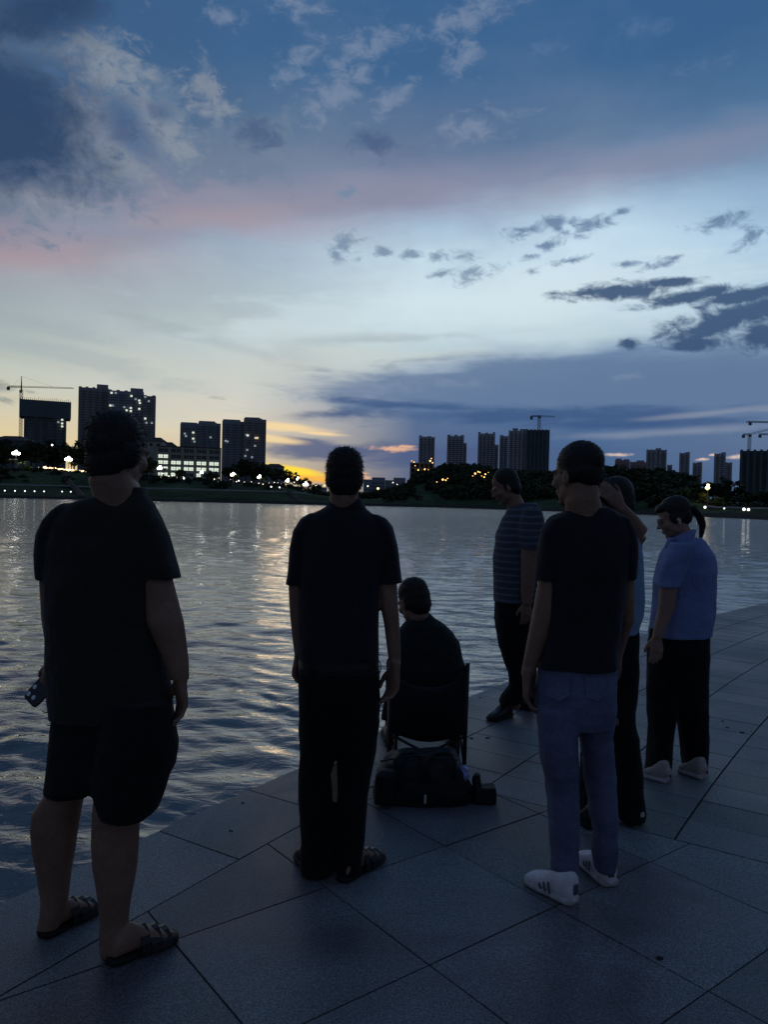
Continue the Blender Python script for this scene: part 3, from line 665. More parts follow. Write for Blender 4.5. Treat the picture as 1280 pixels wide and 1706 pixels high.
# the cream office block with lit classrooms
D = 420; z0 = 8.5
pa, pb = W(262, 741, D), W(368, 749, D); wdt = pb.x-pa.x; cx = (pa.x+pb.x)/2; h = pb.z - z0 + .6; am_ = math.atan2(cx, D); wdt *= math.cos(am_); e = empty('office_block', (cx+7*math.sin(am_), D+7*math.cos(am_), z0), -am_)
MB().box((0, 0, h/2), (wdt, 14, h)).build('wall', M['office'], e, origin=(0,0,0))
MB().box((0, 0, h+.25), (wdt+1, 15, .5)).build('roof', M['roof'], e, origin=(0,0,0))
for i in range(6):
    MB().box((-wdt/2+wdt*i/5, -7.4, h/2), (.9, .8, h+.1)).build('pier', M['office'], e, origin=(0,0,0))
rowsy = [745, 755, 764.8, 774.5, 784]
for f in range(5):
    for i in range(5):
        for s_ in (0, 1):
            z = h - 1.9 - f*3.25; x = -wdt/2 + wdt*(i+.30+.40*s_)/5
            if z < 1: continue
            litp = {0:[], 1:[(0,0),(0,1)], 2:[(i,0),(i,1)], 3:[(i,0),(i,1)] , 4:[(0,0),(0,1),(1,0),(3,0)]}[f]
            lit = (i, s_) in litp
            w_ = MB().box((x, -7.05, z), (2.2, .2, 1.75)).build('window', M[WW] if lit else M['window_dark'], e, origin=(0,0,0))
            MB().box((x, -7.2, z), (.12, .12, 1.75)).build('mullion', M['office'], w_, origin=(0,0,0)); MB().box((x, -7.22, z-.1), (2.2, .12, .12)).build('mullion', M['office'], w_, origin=(0,0,0))
tag(e, 'cream office block with rows of lit windows right of the first man', 'office building')
def hip_house(name, label, x0, x1, yeave, yridge, D, z0, mat, cat='building'):
    pa, pb = W(x0, yeave, D), W(x1, yeave, D); wdt = pb.x-pa.x; he = (pa.z+pb.z)/2 - z0; hr = W((x0+x1)/2, yridge, D).z - z0; dep = min(wdt, 16)
    e = empty(name, ((pa.x+pb.x)/2, D+dep/2, z0)); MB().box((0,0,he/2), (wdt, dep, he)).build('wall', mat, e, origin=(0,0,0))
    w2, d2 = wdt/2+.8, dep/2+.8
    MB().add([(-w2,-d2,he),(w2,-d2,he),(w2,d2,he),(-w2,d2,he),(-w2*.45,0,hr),(w2*.45,0,hr)], [(3,2,1,0),(0,1,5,4),(1,2,5),(2,3,4,5),(3,0,4)]).build('roof', M['roof'], e, origin=(0,0,0))
    for i in range(max(2, int(wdt/5))):
        MB().box((-wdt/2+wdt*(i+.5)/max(2, int(wdt/5)), -dep/2-.03, he-2), (1.6, .1, 1.5)).build('window', M['window_dark'], e, origin=(0,0,0))
    return tag(e, label, cat)
hip_house('building','hip-roofed stair tower at the left end of the lit office block',246,270,735,728,424,8.5,M['office'])
hip_house('building','dark low house with hipped roof at the far left edge',-20,40,734,724.5,420,8.5,M['tower_d'])
hip_house('building','low flat house right of the stepped tower\'s foot',441,470,777,772,430,8,M['tower_b'])
hip_house('building','small house with hipped roof above the first lit office bay',270,288,742,736,445,8.5,M['office'])
# far low town in the centre
for i, (x0, x1, y, lb) in enumerate([(520,545,812,'low dark building left of the polo-shirted man\'s head'),(606,620,799,'low far building just right of the polo-shirted man\'s head'),(620,642,795.5,'low flat far building above the warm shop light'),(642,656,800,'low far building left of the podium with work lights'),(656,676,796,'low far building at the foot of the hill, left side')]):
    tower('low_building', lb, 'building', x0, x1, y, 640+15*i, 2, M['tower_b'], bays=4, depth=14, ribs=False, group='low far buildings')
# towers behind the hill
gt = 'towers behind the hill'
tower('tower_block','leftmost slender twin tower behind the hill','tower',698.5,713,728,1150,10,M['tower_b'],bays=5,rib_mat=M['tower_g'],group=gt,steps=[(0,.3,2.5)])
tower('tower_block','right half of the leftmost slender tower behind the hill','tower',712.3,725,728.5,1152,10,M['tower_b'],bays=5,rib_mat=M['tower_g'],group=gt,steps=[(.1,.5,1.6)])
tower('tower_block','second slender tower behind the hill with a lower right wing','tower',745.5,773.5,727,1150,10,M['tower_b'],bays=9,rib_mat=M['tower_g'],group=gt,steps=[(0,.2,2.5),(.42,.62,2.6),(.8,1,2.3)])
tower('tower_block','low right wing of the second slender tower','tower',772.3,778,738.5,1152,10,M['tower_b'],bays=3,rib_mat=M['tower_g'],group=gt)
tower('tower_block','third slender tower behind the hill, with spiky rooftop','tower',797,825.5,723,1150,10,M['tower_b'],bays=9,rib_mat=M['tower_g'],group=gt,steps=[(0,.15,3),(.4,.6,2),(.85,1,3)])
tower('tower_block','low right wing of the third slender tower','tower',824.3,831,741.5,1152,10,M['tower_b'],bays=3,rib_mat=M['tower_g'],group=gt)
tower('tower_block','narrow ribbed tower left of the crane tower','tower',833,847.5,727,1150,10,M['tower_b'],bays=5,rib_mat=M['tower_g'],group=gt,steps=[(0,.4,1.8)])
tower('tower_block','ribbed front part of the crane tower behind the hill','tower',848,879,718,1100,10,M['tower_b'],bays=9,rib_mat=M['tower_g'],group=gt,steps=[(.2,.5,4),(.6,.95,3)])
e = tower('unfinished_tower','wide dark unfinished tower carrying a crane behind the hill','tower',877.3,916.5,716.5,1090,10,M['tower_d'],bays=12,rib_mat=M['tower_d'],windows=False)
mb = MB()
for i in range(16): hh_ = random.uniform(1, 4.5); mb.box((-16+32*i/15, -6, W(896, 716.5, 1090).z-10+hh_/2), (.6, .6, hh_))
tag(mb.build('scaffold_posts', M['crane'], e, origin=(0,0,0)), kind='stuff')
gr = 'far towers on the right'
tower('apartment_block','long low reddish apartment block right of the jeans man\'s head','building',1025,1050,767,1250,10,M['far_low'],bays=8,group=gr,steps=[(.05,.45,3),(.6,.95,2)])
tower('apartment_block','second low reddish apartment block with stepped roof','building',1050.3,1077,770,1250,10,M['far_low'],bays=8,group=gr,steps=[(.4,.9,3)])
tower('tower_block','large grey tower of the right skyline, in three joined shafts','tower',1077.5,1094.5,749.5,1250,8,M['tower_b'],bays=5,rib_mat=M['tower_g'],group=gr)
tower('tower_block','tall middle shaft of the large right-hand tower','tower',1093.3,1102,747,1248,8,M['tower_b'],bays=3,rib_mat=M['tower_g'],group=gr)
tower('tower_block','right shaft of the large right-hand tower','tower',1101,1111.5,750,1252,8,M['tower_b'],bays=3,rib_mat=M['tower_g'],group=gr)
tower('apartment_block','small low block at the right foot of the large tower','building',1112,1120.5,775,1252,8,M['tower_b'],bays=3,group=gr)
tower('tower_block','slender tower standing alone above the woman\'s head','tower',1132.5,1150,755,1250,8,M['tower_b'],bays=5,rib_mat=M['tower_g'],group=gr,steps=[(.6,1,2)])
tower('tower_block','short tower just right of the lone slender one','tower',1154.5,1170.5,771.5,1250,8,M['tower_b'],bays=5,rib_mat=M['tower_g'],group=gr,steps=[(.5,1,1.5)])
tower('tower_block','tall shaft of the pale tower above the yellow lamp','tower',1190.5,1210,756,1250,4,M['tower_b'],bays=5,rib_mat=M['tower_g'],group=gr,steps=[(.6,1,2.5)])
tower('tower_block','lower right shaft of the pale tower above the yellow lamp','tower',1209,1220.5,771,1250,4,M['tower_b'],bays=3,rib_mat=M['tower_g'],group=gr)
e = tower('unfinished_tower','near black slab of unfinished tower at the right picture edge','tower',1233.5,1300,751,560,2,M['tower_d'],bays=12,depth=24,rib_mat=M['tower_d'],windows=False)
# pale pavilion with railings at the right bank
D = 330; pa, pb = W(1203, 808, D), W(1239, 808, D); wdt = pb.x-pa.x; e = empty('pavilion', ((pa.x+pb.x)/2, D, 2.0)); hh = W(1220, 808, D).z-2
for i in range(8): MB().box((-wdt/2+wdt*i/7, 0, hh/2), (.25, .25, hh)).build('column', M['tower_g'], e, origin=(0,0,0))
for z in (hh, hh*.66, hh*.33): MB().box((0, .3, z), (wdt+.6, 1.2, .22)).build('deck', M['tower_g'], e, origin=(0,0,0))
tag(e, 'pale open pavilion of thin columns right of the yellow lamp', 'pavilion')
# podium under construction with work lights (left foot of the hill)
D = 700; pa, pb = W(684.5, 768, D), W(722, 768, D); wdt = pb.x-pa.x; e = empty('construction_podium', ((pa.x+pb.x)/2, D, 8)); hh = W(700, 772, D).z-8
for i in range(6): MB().box((-wdt/2+wdt*i/5, 0, hh/2), (.8, 8, hh)).build('column', M['conc'], e, origin=(0,0,0))
for k_ in range(6): MB().box((0, .2, hh*(k_+1)/6), (wdt+1, 9, .6)).build('floor_deck', M['conc'], e, origin=(0,0,0))
MB().box((0, 4.5, hh/2), (wdt, .5, hh)).build('rear_wall', M['conc'], e, origin=(0,0,0))
tag(e, 'concrete frame building lit by orange work lights left of the hill', 'construction site')
# ------------------------------------------------------------------ cranes
def crane(label, mx, ytop, ybot, D, jib, counter, ydown=None, zb=None, tip_rise=0.0, yaw=0.0, name='tower_crane'):
    """mast at column mx; jib / counter-jib lengths in metres (jib negative = left)"""
    pt = W(mx, ytop, D); pz = zb if zb is not None else W(mx, ybot, D).z; e = empty(name, (pt.x, D, pz), yaw); h = pt.z - pz
    k_ = D/760; w_ = 1.1*k_; mb = MB()
    for sx_ in (-w_, w_):
        for sy_ in (-w_, w_): mb.box((sx_, sy_, h*.44), (.28*k_, .28*k_, h*.88))
    n = max(3, int(h*.88/(3.0*k_)))
    for i in range(n):
        z = h*.88*i/n; z2 = h*.88*(i+1)/n
        for s_ in (-w_, w_):
            mb.tube([(-w_, s_, z), (w_, s_, z2)], .10*k_, 4); mb.tube([(s_, -w_, z), (s_, w_, z2)], .10*k_, 4)
            mb.box((0, s_, z2), (2*w_, .16*k_, .16*k_))
    mb.build('mast', M['crane'], e, origin=(0,0,0))
    mb = MB(); mb.tube([(0,0,h*.86),(0,0,h)], [.9*k_,.3*k_], 6); mb.box((0,-1.2*k_,h*.86),(2.2*k_,1.6*k_,2.4*k_)); mb.build('cab_and_peak', M['crane'], e, origin=(0,0,0))
    for nm, L, th in (('jib', jib, .16), ('counter_jib', counter, .3)):
        mb = MB(); z0_ = h*.90; s_ = math.copysign(1, L); n = max(4, int(abs(L)/(3*k_))); up = tip_rise if nm == 'jib' else 0
        mb.tube([(0,-.6*k_,z0_),(L,-.6*k_,z0_+up)], th*k_, 4); mb.tube([(0,.6*k_,z0_),(L,.6*k_,z0_+up)], th*k_, 4); mb.tube([(0,0,z0_+1.2*k_),(L*.97,0,z0_+1.0*k_+up)], th*k_, 4)
        for i in range(n):
            x = L*i/n; x2 = L*(i+.5)/n; uz = up*i/n; mb.tube([(x,-.6*k_,z0_+uz),(x2,0,z0_+1.1*k_+uz)], .07*k_, 4); mb.tube([(x2,0,z0_+1.1*k_+uz),(L*(i+1)/n,.6*k_,z0_+up*(i+1)/n)], .07*k_, 4)
        mb.tube([(0,0,h),(L*.6,0,z0_+1.1*k_+up*.6)], .06*k_, 4)
        if nm == 'counter_jib': mb.box((L*.92,0,z0_-1.4*k_),(2.6*k_,1.4*k_,3.2*k_))
        mb.build(nm, M['crane'], e, origin=(0,0,0))
    return tag(e, label, 'crane', 'tower cranes')
crane('tall tower crane left of the unfinished netted tower, long jib to the right', 36, 627, 727, 760, 52, -14, zb=6)
crane('small crane on top of the dark tower behind the hill', 899, 692, 716, 1080, 22, -12)
crane('crane on the black slab tower at right, jib rising out of frame', 1249.5, 722, 751, 570, 22, -5, tip_rise=6.5)
crane('dark crane arm entering at the right edge beside the slab tower', 1292, 722, 751, 585, 26, -12.5)
crane('high far crane whose jib enters the frame from the right edge', 1330, 690, 760, 640, 20, -43, zb=4)
# ------------------------------------------------------------------ lamps
def emis(name, c, s_): return pbr(name, (.8,.8,.8), .4, .3, emit=(c, s_))
M['lamp_white'] = emis('lamp_glow_white', (1,.97,.86), 9); M['lamp_yellow'] = emis('lamp_glow_yellow', (1,.72,.22), 12); M['lamp_small'] = emis('small_light_white', (1,1,.92), 2.2); M['lamp_orange'] = emis('work_light_orange', (1,.50,.14), 4); M['lamp_amber'] = emis('amber_light', (1,.72,.38), 1.8)
M['pole'] = pbr('lamp_pole_steel', (.3,.3,.3), .5, .4, metal=.5)
def street_lamp(x, y, t_, label, mat, n=5, r=.42, spread=.85):
    a = axa(x); rr_ = shore_r(a)+t_; p0 = TP(x, t_); hd = W(x, y, p0.y); e = empty('street_lamp', (hd.x, hd.y, p0.z)); h = hd.z - p0.z
    MB().tube([(0,0,-.2),(0,0,h-.2)], [.14,.07], 8).build('pole', M['pole'], e, origin=(0,0,0))
    arms = MB(); 
    for i in range(n):
        aa = 2*PI*i/n; q_ = (spread*math.cos(aa), spread*math.sin(aa), h-.1) if i else (0, 0, h+.55)
        if i: arms.tube([(0,0,h-.7),(q_[0]*.7,q_[1]*.7,h-.75),(q_[0],q_[1],h-.3)], .05, 6)
        MB().ell(q_, (r,r,r), nu=12, nv=8).build('globe', mat, e, origin=(0,0,0), smooth=True)
    arms.build('arm', M['pole'], e, origin=(0,0,0))
    return tag(e, label, 'street lamp', 'street lamps along the far bank')
LW, LY = M['lamp_white'], M['lamp_yellow']
street_lamp(27,755,58,'leftmost multi-globe street lamp on the far bank',LW,6,.5,1.05); street_lamp(114.5,765,58,'multi-globe street lamp below the gap beside the netted tower',LW,6,.5,1.0)
street_lamp(267,780,54,'street lamp left of the lit office block, before its palm',LW,5,.42,.8); street_lamp(337,787,56,'small street lamp before the right half of the lit office block',LW,4,.3,.6)
street_lamp(389,791,54,'street lamp at the foot of the stepped tower',LW,6,.42,.85); street_lamp(433,795,54,'street lamp right of the stepped tower',LW,4,.4,.6)
street_lamp(480,801,56,'white street lamp under the orange glow, leftmost of three',LW,4,.4,.55); street_lamp(496.5,798,75,'white street lamp under the orange glow, middle of three',LW,3,.36,.5); street_lamp(510,807,56,'brightest white street lamp left of the polo-shirted man\'s head',LW,6,.46,.8)
street_lamp(1180,812,20,'yellow street lamp on the right bank beside lit shrubs',LY,4,.32,.36)
def small_light(x, y, D, r, mat, label, group, z0=None, name='bank_light'):
    p = W(x, y, D); e = empty(name, p)
    MB().ell((0,0,0), (r,r,r), nu=10, nv=6).build('globe', mat, e, origin=(0,0,0), smooth=True)
    base = z0 if z0 is not None else p.z-1.2
    MB().tube([(0,0,base-p.z),(0,0,-r*.8)], r*.25, 6).build('post', M['pole'], e, origin=(0,0,0))
    return tag(e, label, 'light', group)
names = ['first','second','third','fourth','fifth','sixth','seventh']
for i, x in enumerate([8,25,41.5,57.5,73.5,103.5,118]):
    small_light(x, 817.5+.3*i, TP(x,3).y, .2, M['lamp_small'], f'{names[i]} from the left of the white bollard lights by the far waterline', 'white lights along the far waterline')
for x, y, r, m_, lb in [(65,779.5,.3,'lamp_small','small white light right of the leftmost lit palms'),(87,741.5,.36,'lamp_small','lone white light high under the netted tower'),(306.5,797,.32,'lamp_small','bluish white light below the lit office block'),(452,811,.28,'lamp_small','white light on the grass right of the last lit palm'),(466,812,.28,'lamp_small','white light halfway down the bank slope'),(398,801,.26,'lamp_small','small light beside the lamp at the stepped tower'),
    (541,809,.34,'lamp_amber','orange light at the left of the polo-shirted man\'s head'),(613,810,.5,'lamp_small','white light just right of the polo-shirted man\'s head'),(630,814,.85,'lamp_amber','large warm light below the low far building'),(655,804,.4,'lamp_small','faint white light left of the hill'),(641,819,.35,'lamp_amber','small warm light right of the large one'),(662,807,.3,'lamp_small','faint light at the foot of the hill'),(622,818,.3,'lamp_amber','small warm light left below the large one'),
    (1175,845,.32,'lamp_small','white light low on the right bank, nearest the woman'),(1207,847,.18,'lamp_small','dim light on the right bank between the white ones'),(1240,848.5,.34,'lamp_small','left light of the white pair at the right edge'),(1247.5,849,.3,'lamp_small','right light of the white pair at the right edge'),(1211,814,.22,'lamp_small','small light on the pale pavilion')]:
    D = TP(x, 30 if y > 790 else 60).y
    if 600 < x < 680: D = 520
    if x > 1160: D = TP(x, 8).y if y > 830 else 329
    small_light(x, y, D, r, M[m_], lb, 'scattered lights on the far bank', z0=None)
rg = random.Random(12)
# orange work lights on the hill and podium: each one its own lamp
hl = [(690,770,.5),(697,783,.6),(703,784,.75),(708,782,.7),(713,783,.8),(717,768,.8),(721,771,.5),(719,764,.45),(692,776,.35),(686,768,.35),(738,799,.85),(743,800,.6),(746,797,.4),(728,803,.4),(792,789,.85),(797,786,.6),(800,787,.5),(809,790,.65),(807,795,.6),(814,787,.3),(788,793,.35),(803,793,.3)]
ORD = ['first','second','third','fourth','fifth','sixth','seventh','eighth','ninth','tenth']
for i, (x, y, r) in enumerate(hl):
    onp = x < 724; D = 686; r2 = r*(.9 if onp else .40)
    if not onp:                       # on the hillside, just above the trees
        a = axa(x)
        for q_ in range(4, 95):
            D = (shore_r(a)+q_)*math.cos(a)
            if W(x, y, D).z < terrain(a, q_) + 4.6: break
    grp = [h_ for h_ in sorted(hl) if (h_[0] < 724) == onp and (onp or (h_[0] < 760) == (x < 760))]
    where = ORD[grp.index((x, y, r))] + (' orange work light from the left on the concrete podium beside the hill' if onp else (' orange light from the left in the cluster low on the dark hill' if x < 760 else ' orange light from the left in the right cluster near the hill top'))
    o = small_light(x, y, D, r2, M['lamp_orange'], where, 'podium work lights' if onp else ('lower hill lights' if x < 760 else 'upper hill lights'), name='work_light')
# string of warm lights on the upper promenade at the left: small and uncountable
mb = MB()
for i in range(70):
    x = rg.uniform(72, 160); y = 779 + (x-72)*.095 + rg.gauss(0, .7); q_ = W(x, y, TP(x, 50).y); s_ = rg.uniform(.1, .24); mb.ell(q_, (s_*1.6, s_, s_), nu=6, nv=4)
tag(mb.build('promenade_lights', emis('string_light_warm', (1,.62,.3), 4)), 'string of small warm lights along the upper left promenade', 'string lights', kind='stuff')
mb = MB()
for i in range(60):
    x = rg.choice([rg.uniform(250, 300), rg.uniform(300, 470), rg.uniform(400, 560)]); y = np.interp(x, [250,330,440,560],[793,799,805,812]) + rg.gauss(0, 2.4); q_ = W(x, y, TP(x, 50).y); s_ = rg.uniform(.07, .2); mb.ell(q_, (s_, s_, s_), nu=6, nv=4)
tag(mb.build('promenade_lights', emis('string_light_pale', (1,.9,.7), 3)), 'small pale lights sprinkled along the middle of the far bank', 'string lights', kind='stuff')
# stair on the bank under the glow
for (xa, ya, xb, yb, lb) in [(462,806,500,838,'pale stair running down the far bank under the glow'),(104,784,136,822,'stair running down the grassy bank left of the first man')]:
    ta, tb_ = 44, 3; e = empty('bank_stair', TP(xb, tb_)); mb = MB()
    for i in range(26):
        s_ = i/25; x = xa+(xb-xa)*s_; p = TP(x, ta+(tb_-ta)*s_) - e.location; mb.box((p.x, p.y, p.z+.25), (1.6, 1.8, .5))
    mb.build('steps', M['path'], e, origin=(0,0,0)); tag(e, lb, 'stairs')
# ------------------------------------------------------------------ people
V3 = Vector
def ring(D, y, xl, xr, dep, off=0.0):
    """a horizontal body section: left/right outline at height y, half depth in metres"""
    a = W(xl, y, D+off); b_ = W(xr, y, D+off); c = (a+b_)/2; return (c, (b_-a)/2, V3((0, dep, 0)))
def spans(mb, D, rows, p=2.3, n=24, hem=0.0, dx=0.0):
    """rows: (y, xl, xr, half depth, [depth offset]); hem>0 leaves the lower end hollow"""
    rs = [ring(D, r[0], r[1]+dx, r[2]+dx, r[3], r[4] if len(r) > 4 else 0) for r in rows]
    if hem:
        C, U, Vv = rs[-1]; up = (rs[-2][0]-C).normalized(); th = .013
        k1 = max(1-th/max(U.length, .02), .3); k2 = max(1-th/max(Vv.length, .02), .3)
        rs.append((C, U*k1, Vv*k2)); rs.append((C+up*hem, U*k1*.95, Vv*k2*.95))
    return mb.loft(rs, n, p)
def head(mb, c, s, yaw, pitch=0.0, roll=0.0):
    """head centred at c; yaw 0 faces away from the camera (+Y), +90 faces left (-X); returns its matrix"""
    Mx = Matrix.Translation(c) @ Matrix.Rotation(R(yaw), 4, 'Z') @ Matrix.Rotation(R(-pitch), 4, 'X') @ Matrix.Rotation(R(roll), 4, 'Y') @ Matrix.Scale(s, 4)
    for cc, rr in [((0,-.015,.042),(.073,.095,.082)),((0,.022,-.02),(.060,.070,.080)),((0,.03,-.072),(.047,.054,.036)),((0,.070,-.096),(.021,.020,.017)),
                   ((.05,.005,-.055),(.014,.04,.034)),((-.05,.005,-.055),(.014,.04,.034)),
                   ((0,.092,.004),(.010,.016,.028)),((0,.106,-.022),(.012,.017,.012)),((.011,.096,-.027),(.008,.010,.008)),((-.011,.096,-.027),(.008,.010,.008)),
                   ((0,.088,-.053),(.023,.012,.006)),((0,.087,-.064),(.020,.012,.007)),((.030,.078,.024),(.024,.011,.008)),((-.030,.078,.024),(.024,.011,.008)),
                   ((.038,.062,-.022),(.022,.022,.024)),((-.038,.062,-.022),(.022,.022,.024)),((.030,.074,.006),(.013,.012,.011)),((-.030,.074,.006),(.013,.012,.011)),
                   ((.077,-.008,-.010),(.008,.017,.030)),((-.077,-.008,-.010),(.008,.017,.030)),((.074,-.002,-.03),(.008,.010,.014)),((-.074,-.002,-.03),(.008,.010,.014))]:
        mb.ell(cc, rr, Mx, 18, 12)
    return Mx
def neck(mb, Mx, base, r0=.058, r1=.064):
    a = Mx @ V3((0,-.02,-.03)); m_ = Mx @ V3((0,-.02,-.09))
    return mb.tube([a, m_, (m_*.4+base*.6), base], [r0*.95, r0, r1, r1*1.15], 18, V3((0,1,0)))
def hand(mb, wrist, dr, side, s=1.0, curl=.5, spread=1.0, palm_n=None):
    """dr: from wrist to knuckles; side: towards the thumb. Four unequal bent fingers and a thumb."""
    d = V3(dr).normalized(); t_ = V3(side); t_ = (t_ - d*t_.dot(d)).normalized(); nrm_ = d.cross(t_)
    if palm_n is not None and nrm_.dot(V3(palm_n)) < 0: nrm_ = -nrm_      # nrm_ = the side the fingers curl to
    w = V3(wrist); 
    mb.loft([(w - d*.02*s, t_*.026*s, nrm_*.020*s), (w + d*.02*s, t_*.030*s, nrm_*.018*s), (w + d*.06*s, t_*.040*s, nrm_*.015*s), (w + d*.092*s, t_*.040*s, nrm_*.012*s)], 16, 2.4)
    def chain(p, dd, lens, rad, bend):
        pts = [p - dd*.02*s, p]; cur = dd; ang = bend
        for L in lens:
            cur = (Matrix.Rotation(-ang, 3, t_.cross(nrm_).cross(nrm_) if False else t_) @ cur) if (Matrix.Rotation(-ang, 3, t_) @ d).dot(nrm_) > 0 else (Matrix.Rotation(ang, 3, t_) @ cur)
            pts.append(pts[-1] + cur*L*s)
        rr = [rad*s*k_ for k_ in (1.05, 1.05, .95, .88, .70)][:len(pts)]
        mb.tube(pts, rr, 10, t_)
    for i, (off, L, rad) in enumerate([(.031, .040, .0088), (.0105, .045, .0092), (-.0105, .041, .0088), (-.030, .032, .0078)]):
        fd = (d + t_*off*1.6*spread).normalized()
        chain(w + d*.088*s + t_*off*s, fd, (L, L*.62, L*.48), rad, curl*(.55 + .12*i))
    th = (d*.72 + t_*.60 + nrm_*.25).normalized(); p0 = w + d*.022*s + t_*.024*s + nrm_*.004*s
    q1 = p0 + th*.040*s; q2 = q1 + (th*.75 + d*.5).normalized()*.032*s; q3 = q2 + (d*.9 + nrm_*.2).normalized()*.024*s
    mb.tube([p0, q1, q2, q3], [.014*s, .0115*s, .0100*s, .0075*s], 10, nrm_)
def foot(mb, heel, toe, s=1.0, toes=True, h=.065):
    """bare foot standing on the ground (in a sandal): heel and toe are ground points"""
    heel, toe = V3(heel), V3(toe); f = (toe-heel).normalized(); L = (toe-heel).length; sd = V3((f.y, -f.x, 0)); u = V3((0,0,1))
    b0 = .018
    rs = []
    for k_, wd, hh in [(0,.020,.018),(.04,.030,.034),(.16,.032,.046),(.32,.031,.046),(.5,.036,.034),(.68,.043,.024),(.80,.043,.017),(.84,.036,.012)]:
        rs.append((heel + f*L*k_ + u*(b0+hh), sd*wd*s, u*hh))
    mb.loft(rs, 16, 2.3)
    for i, (o_, l_, r_) in enumerate([(.030,.20,.0125),(.013,.195,.0095),(-.002,.18,.009),(-.016,.165,.0085),(-.030,.145,.008)]):
        p = heel + f*L*.78 + sd*o_*s + u*(b0+.014); mb.tube([p, p + f*L*l_*.6 + u*.002, p + f*L*l_ - u*.004], [r_, r_, r_*.8], 8, u)
def ankle(mb, heel, toe, pts_top, r_top, h=.10):
    heel, toe = V3(heel), V3(toe); f = (toe-heel).normalized()
    c = heel + f*(toe-heel).length*.17; mb.tube([c + V3((0,0,.04)), c + V3((0,0,h)), *pts_top], [.036, .034, *r_top], 16)
def hair_cap(Mx, parts, name, mat, person, nstr=500, ln=.012, voxel=.005, seed=1, rough=.0016, extra=None):
    mb = MB()
    for cc, rr in parts: mb.ell(cc, rr, Mx, 20, 14)
    if extra: extra(mb)
    ob = mb.build(name, mat, person, voxel=voxel, sm=2, disp=[(rough, (45, 45, 45)), (rough*.7, (110, 110, 110))])
    # strands standing off the cap break up its outline
    rg = random.Random(seed); me = ob.data; n = len(me.vertices); sb = MB()
    for _ in range(nstr):
        v = me.vertices[rg.randrange(n)]; p = v.co.copy(); nn = v.normal
        d = (nn*.6 + V3((rg.gauss(0,.35), rg.gauss(0,.35), rg.gauss(-.45,.35)))).normalized()*ln*rg.uniform(.5, 1.3); w = nn.cross(V3((rg.gauss(0,1), rg.gauss(0,1), rg.gauss(0,1)))).normalized()*.0016
        sb.add([p-w-nn*.002, p+w-nn*.002, p+d], [(0,1,2)])
    so_ = sb.build('hair_strands', mat, ob, origin=(0,0,0)); so_['kind'] = 'stuff'
    return ob
CAP = [((0,-.027,.052),(.081,.095,.084)), ((0,-.045,.018),(.079,.075,.070)), ((0,-.052,-.012),(.075,.060,.088)), ((.062,-.025,.0),(.020,.045,.050)), ((-.062,-.025,.0),(.020,.045,.050))]
def person(label, x, y, group=None):
    e = empty('person', G(x, y)); tag(e, label, 'person', group); return e
FOLD = [(.006, (7, 7, 5)), (.0035, (18, 18, 12))]; FOLDT = [(.006, (9, 9, 6)), (.004, (22, 22, 14))]
def gp(x, y): return G(x, y)
def sandal(person, heel, toe, s=1.0):
    heel, toe = V3(heel), V3(toe); f = (toe-heel).normalized(); L = (toe-heel).length; sd = V3((f.y, -f.x, 0)); u = V3((0,0,1)); mb = MB()
    rs = [(heel + f*L*k_ + u*.011, sd*w_*s, u*.011) for k_, w_ in [(-.06,.018),(-.03,.032),(.15,.038),(.35,.036),(.6,.046),(.8,.050),(.98,.040),(1.05,.020)]]
    mb.loft(rs, 18, 3)
    base = mb.build('sandal', M['black_rubber'], person, smooth=True)
    def strap(k_, hh, wd, nm='strap', rr=.009):
        c = heel + f*L*k_; pts = [c + sd*(wd*math.cos(a)) + u*(.012 + hh*math.sin(a)) for a in [PI*i/8 for i in range(9)]]
        m2 = MB(); 
        for i in range(8):
            a_, b_ = pts[i], pts[i+1]; n_ = (a_-c).normalized()
            m2.add([a_-f*rr*1.8, a_+f*rr*1.8, b_+f*rr*1.8, b_-f*rr*1.8, a_-f*rr*1.8+n_*.004, a_+f*rr*1.8+n_*.004, b_+f*rr*1.8+n_*.004, b_-f*rr*1.8+n_*.004], [(3,2,1,0),(4,5,6,7),(0,1,5,4),(1,2,6,5),(2,3,7,6),(3,0,4,7)])
        ob = m2.build(nm, M['black_leather'], base, origin=person.location)
    strap(.45, .075, .043*s); strap(.62, .058, .048*s, rr=.011); strap(.78, .040, .049*s, rr=.011)
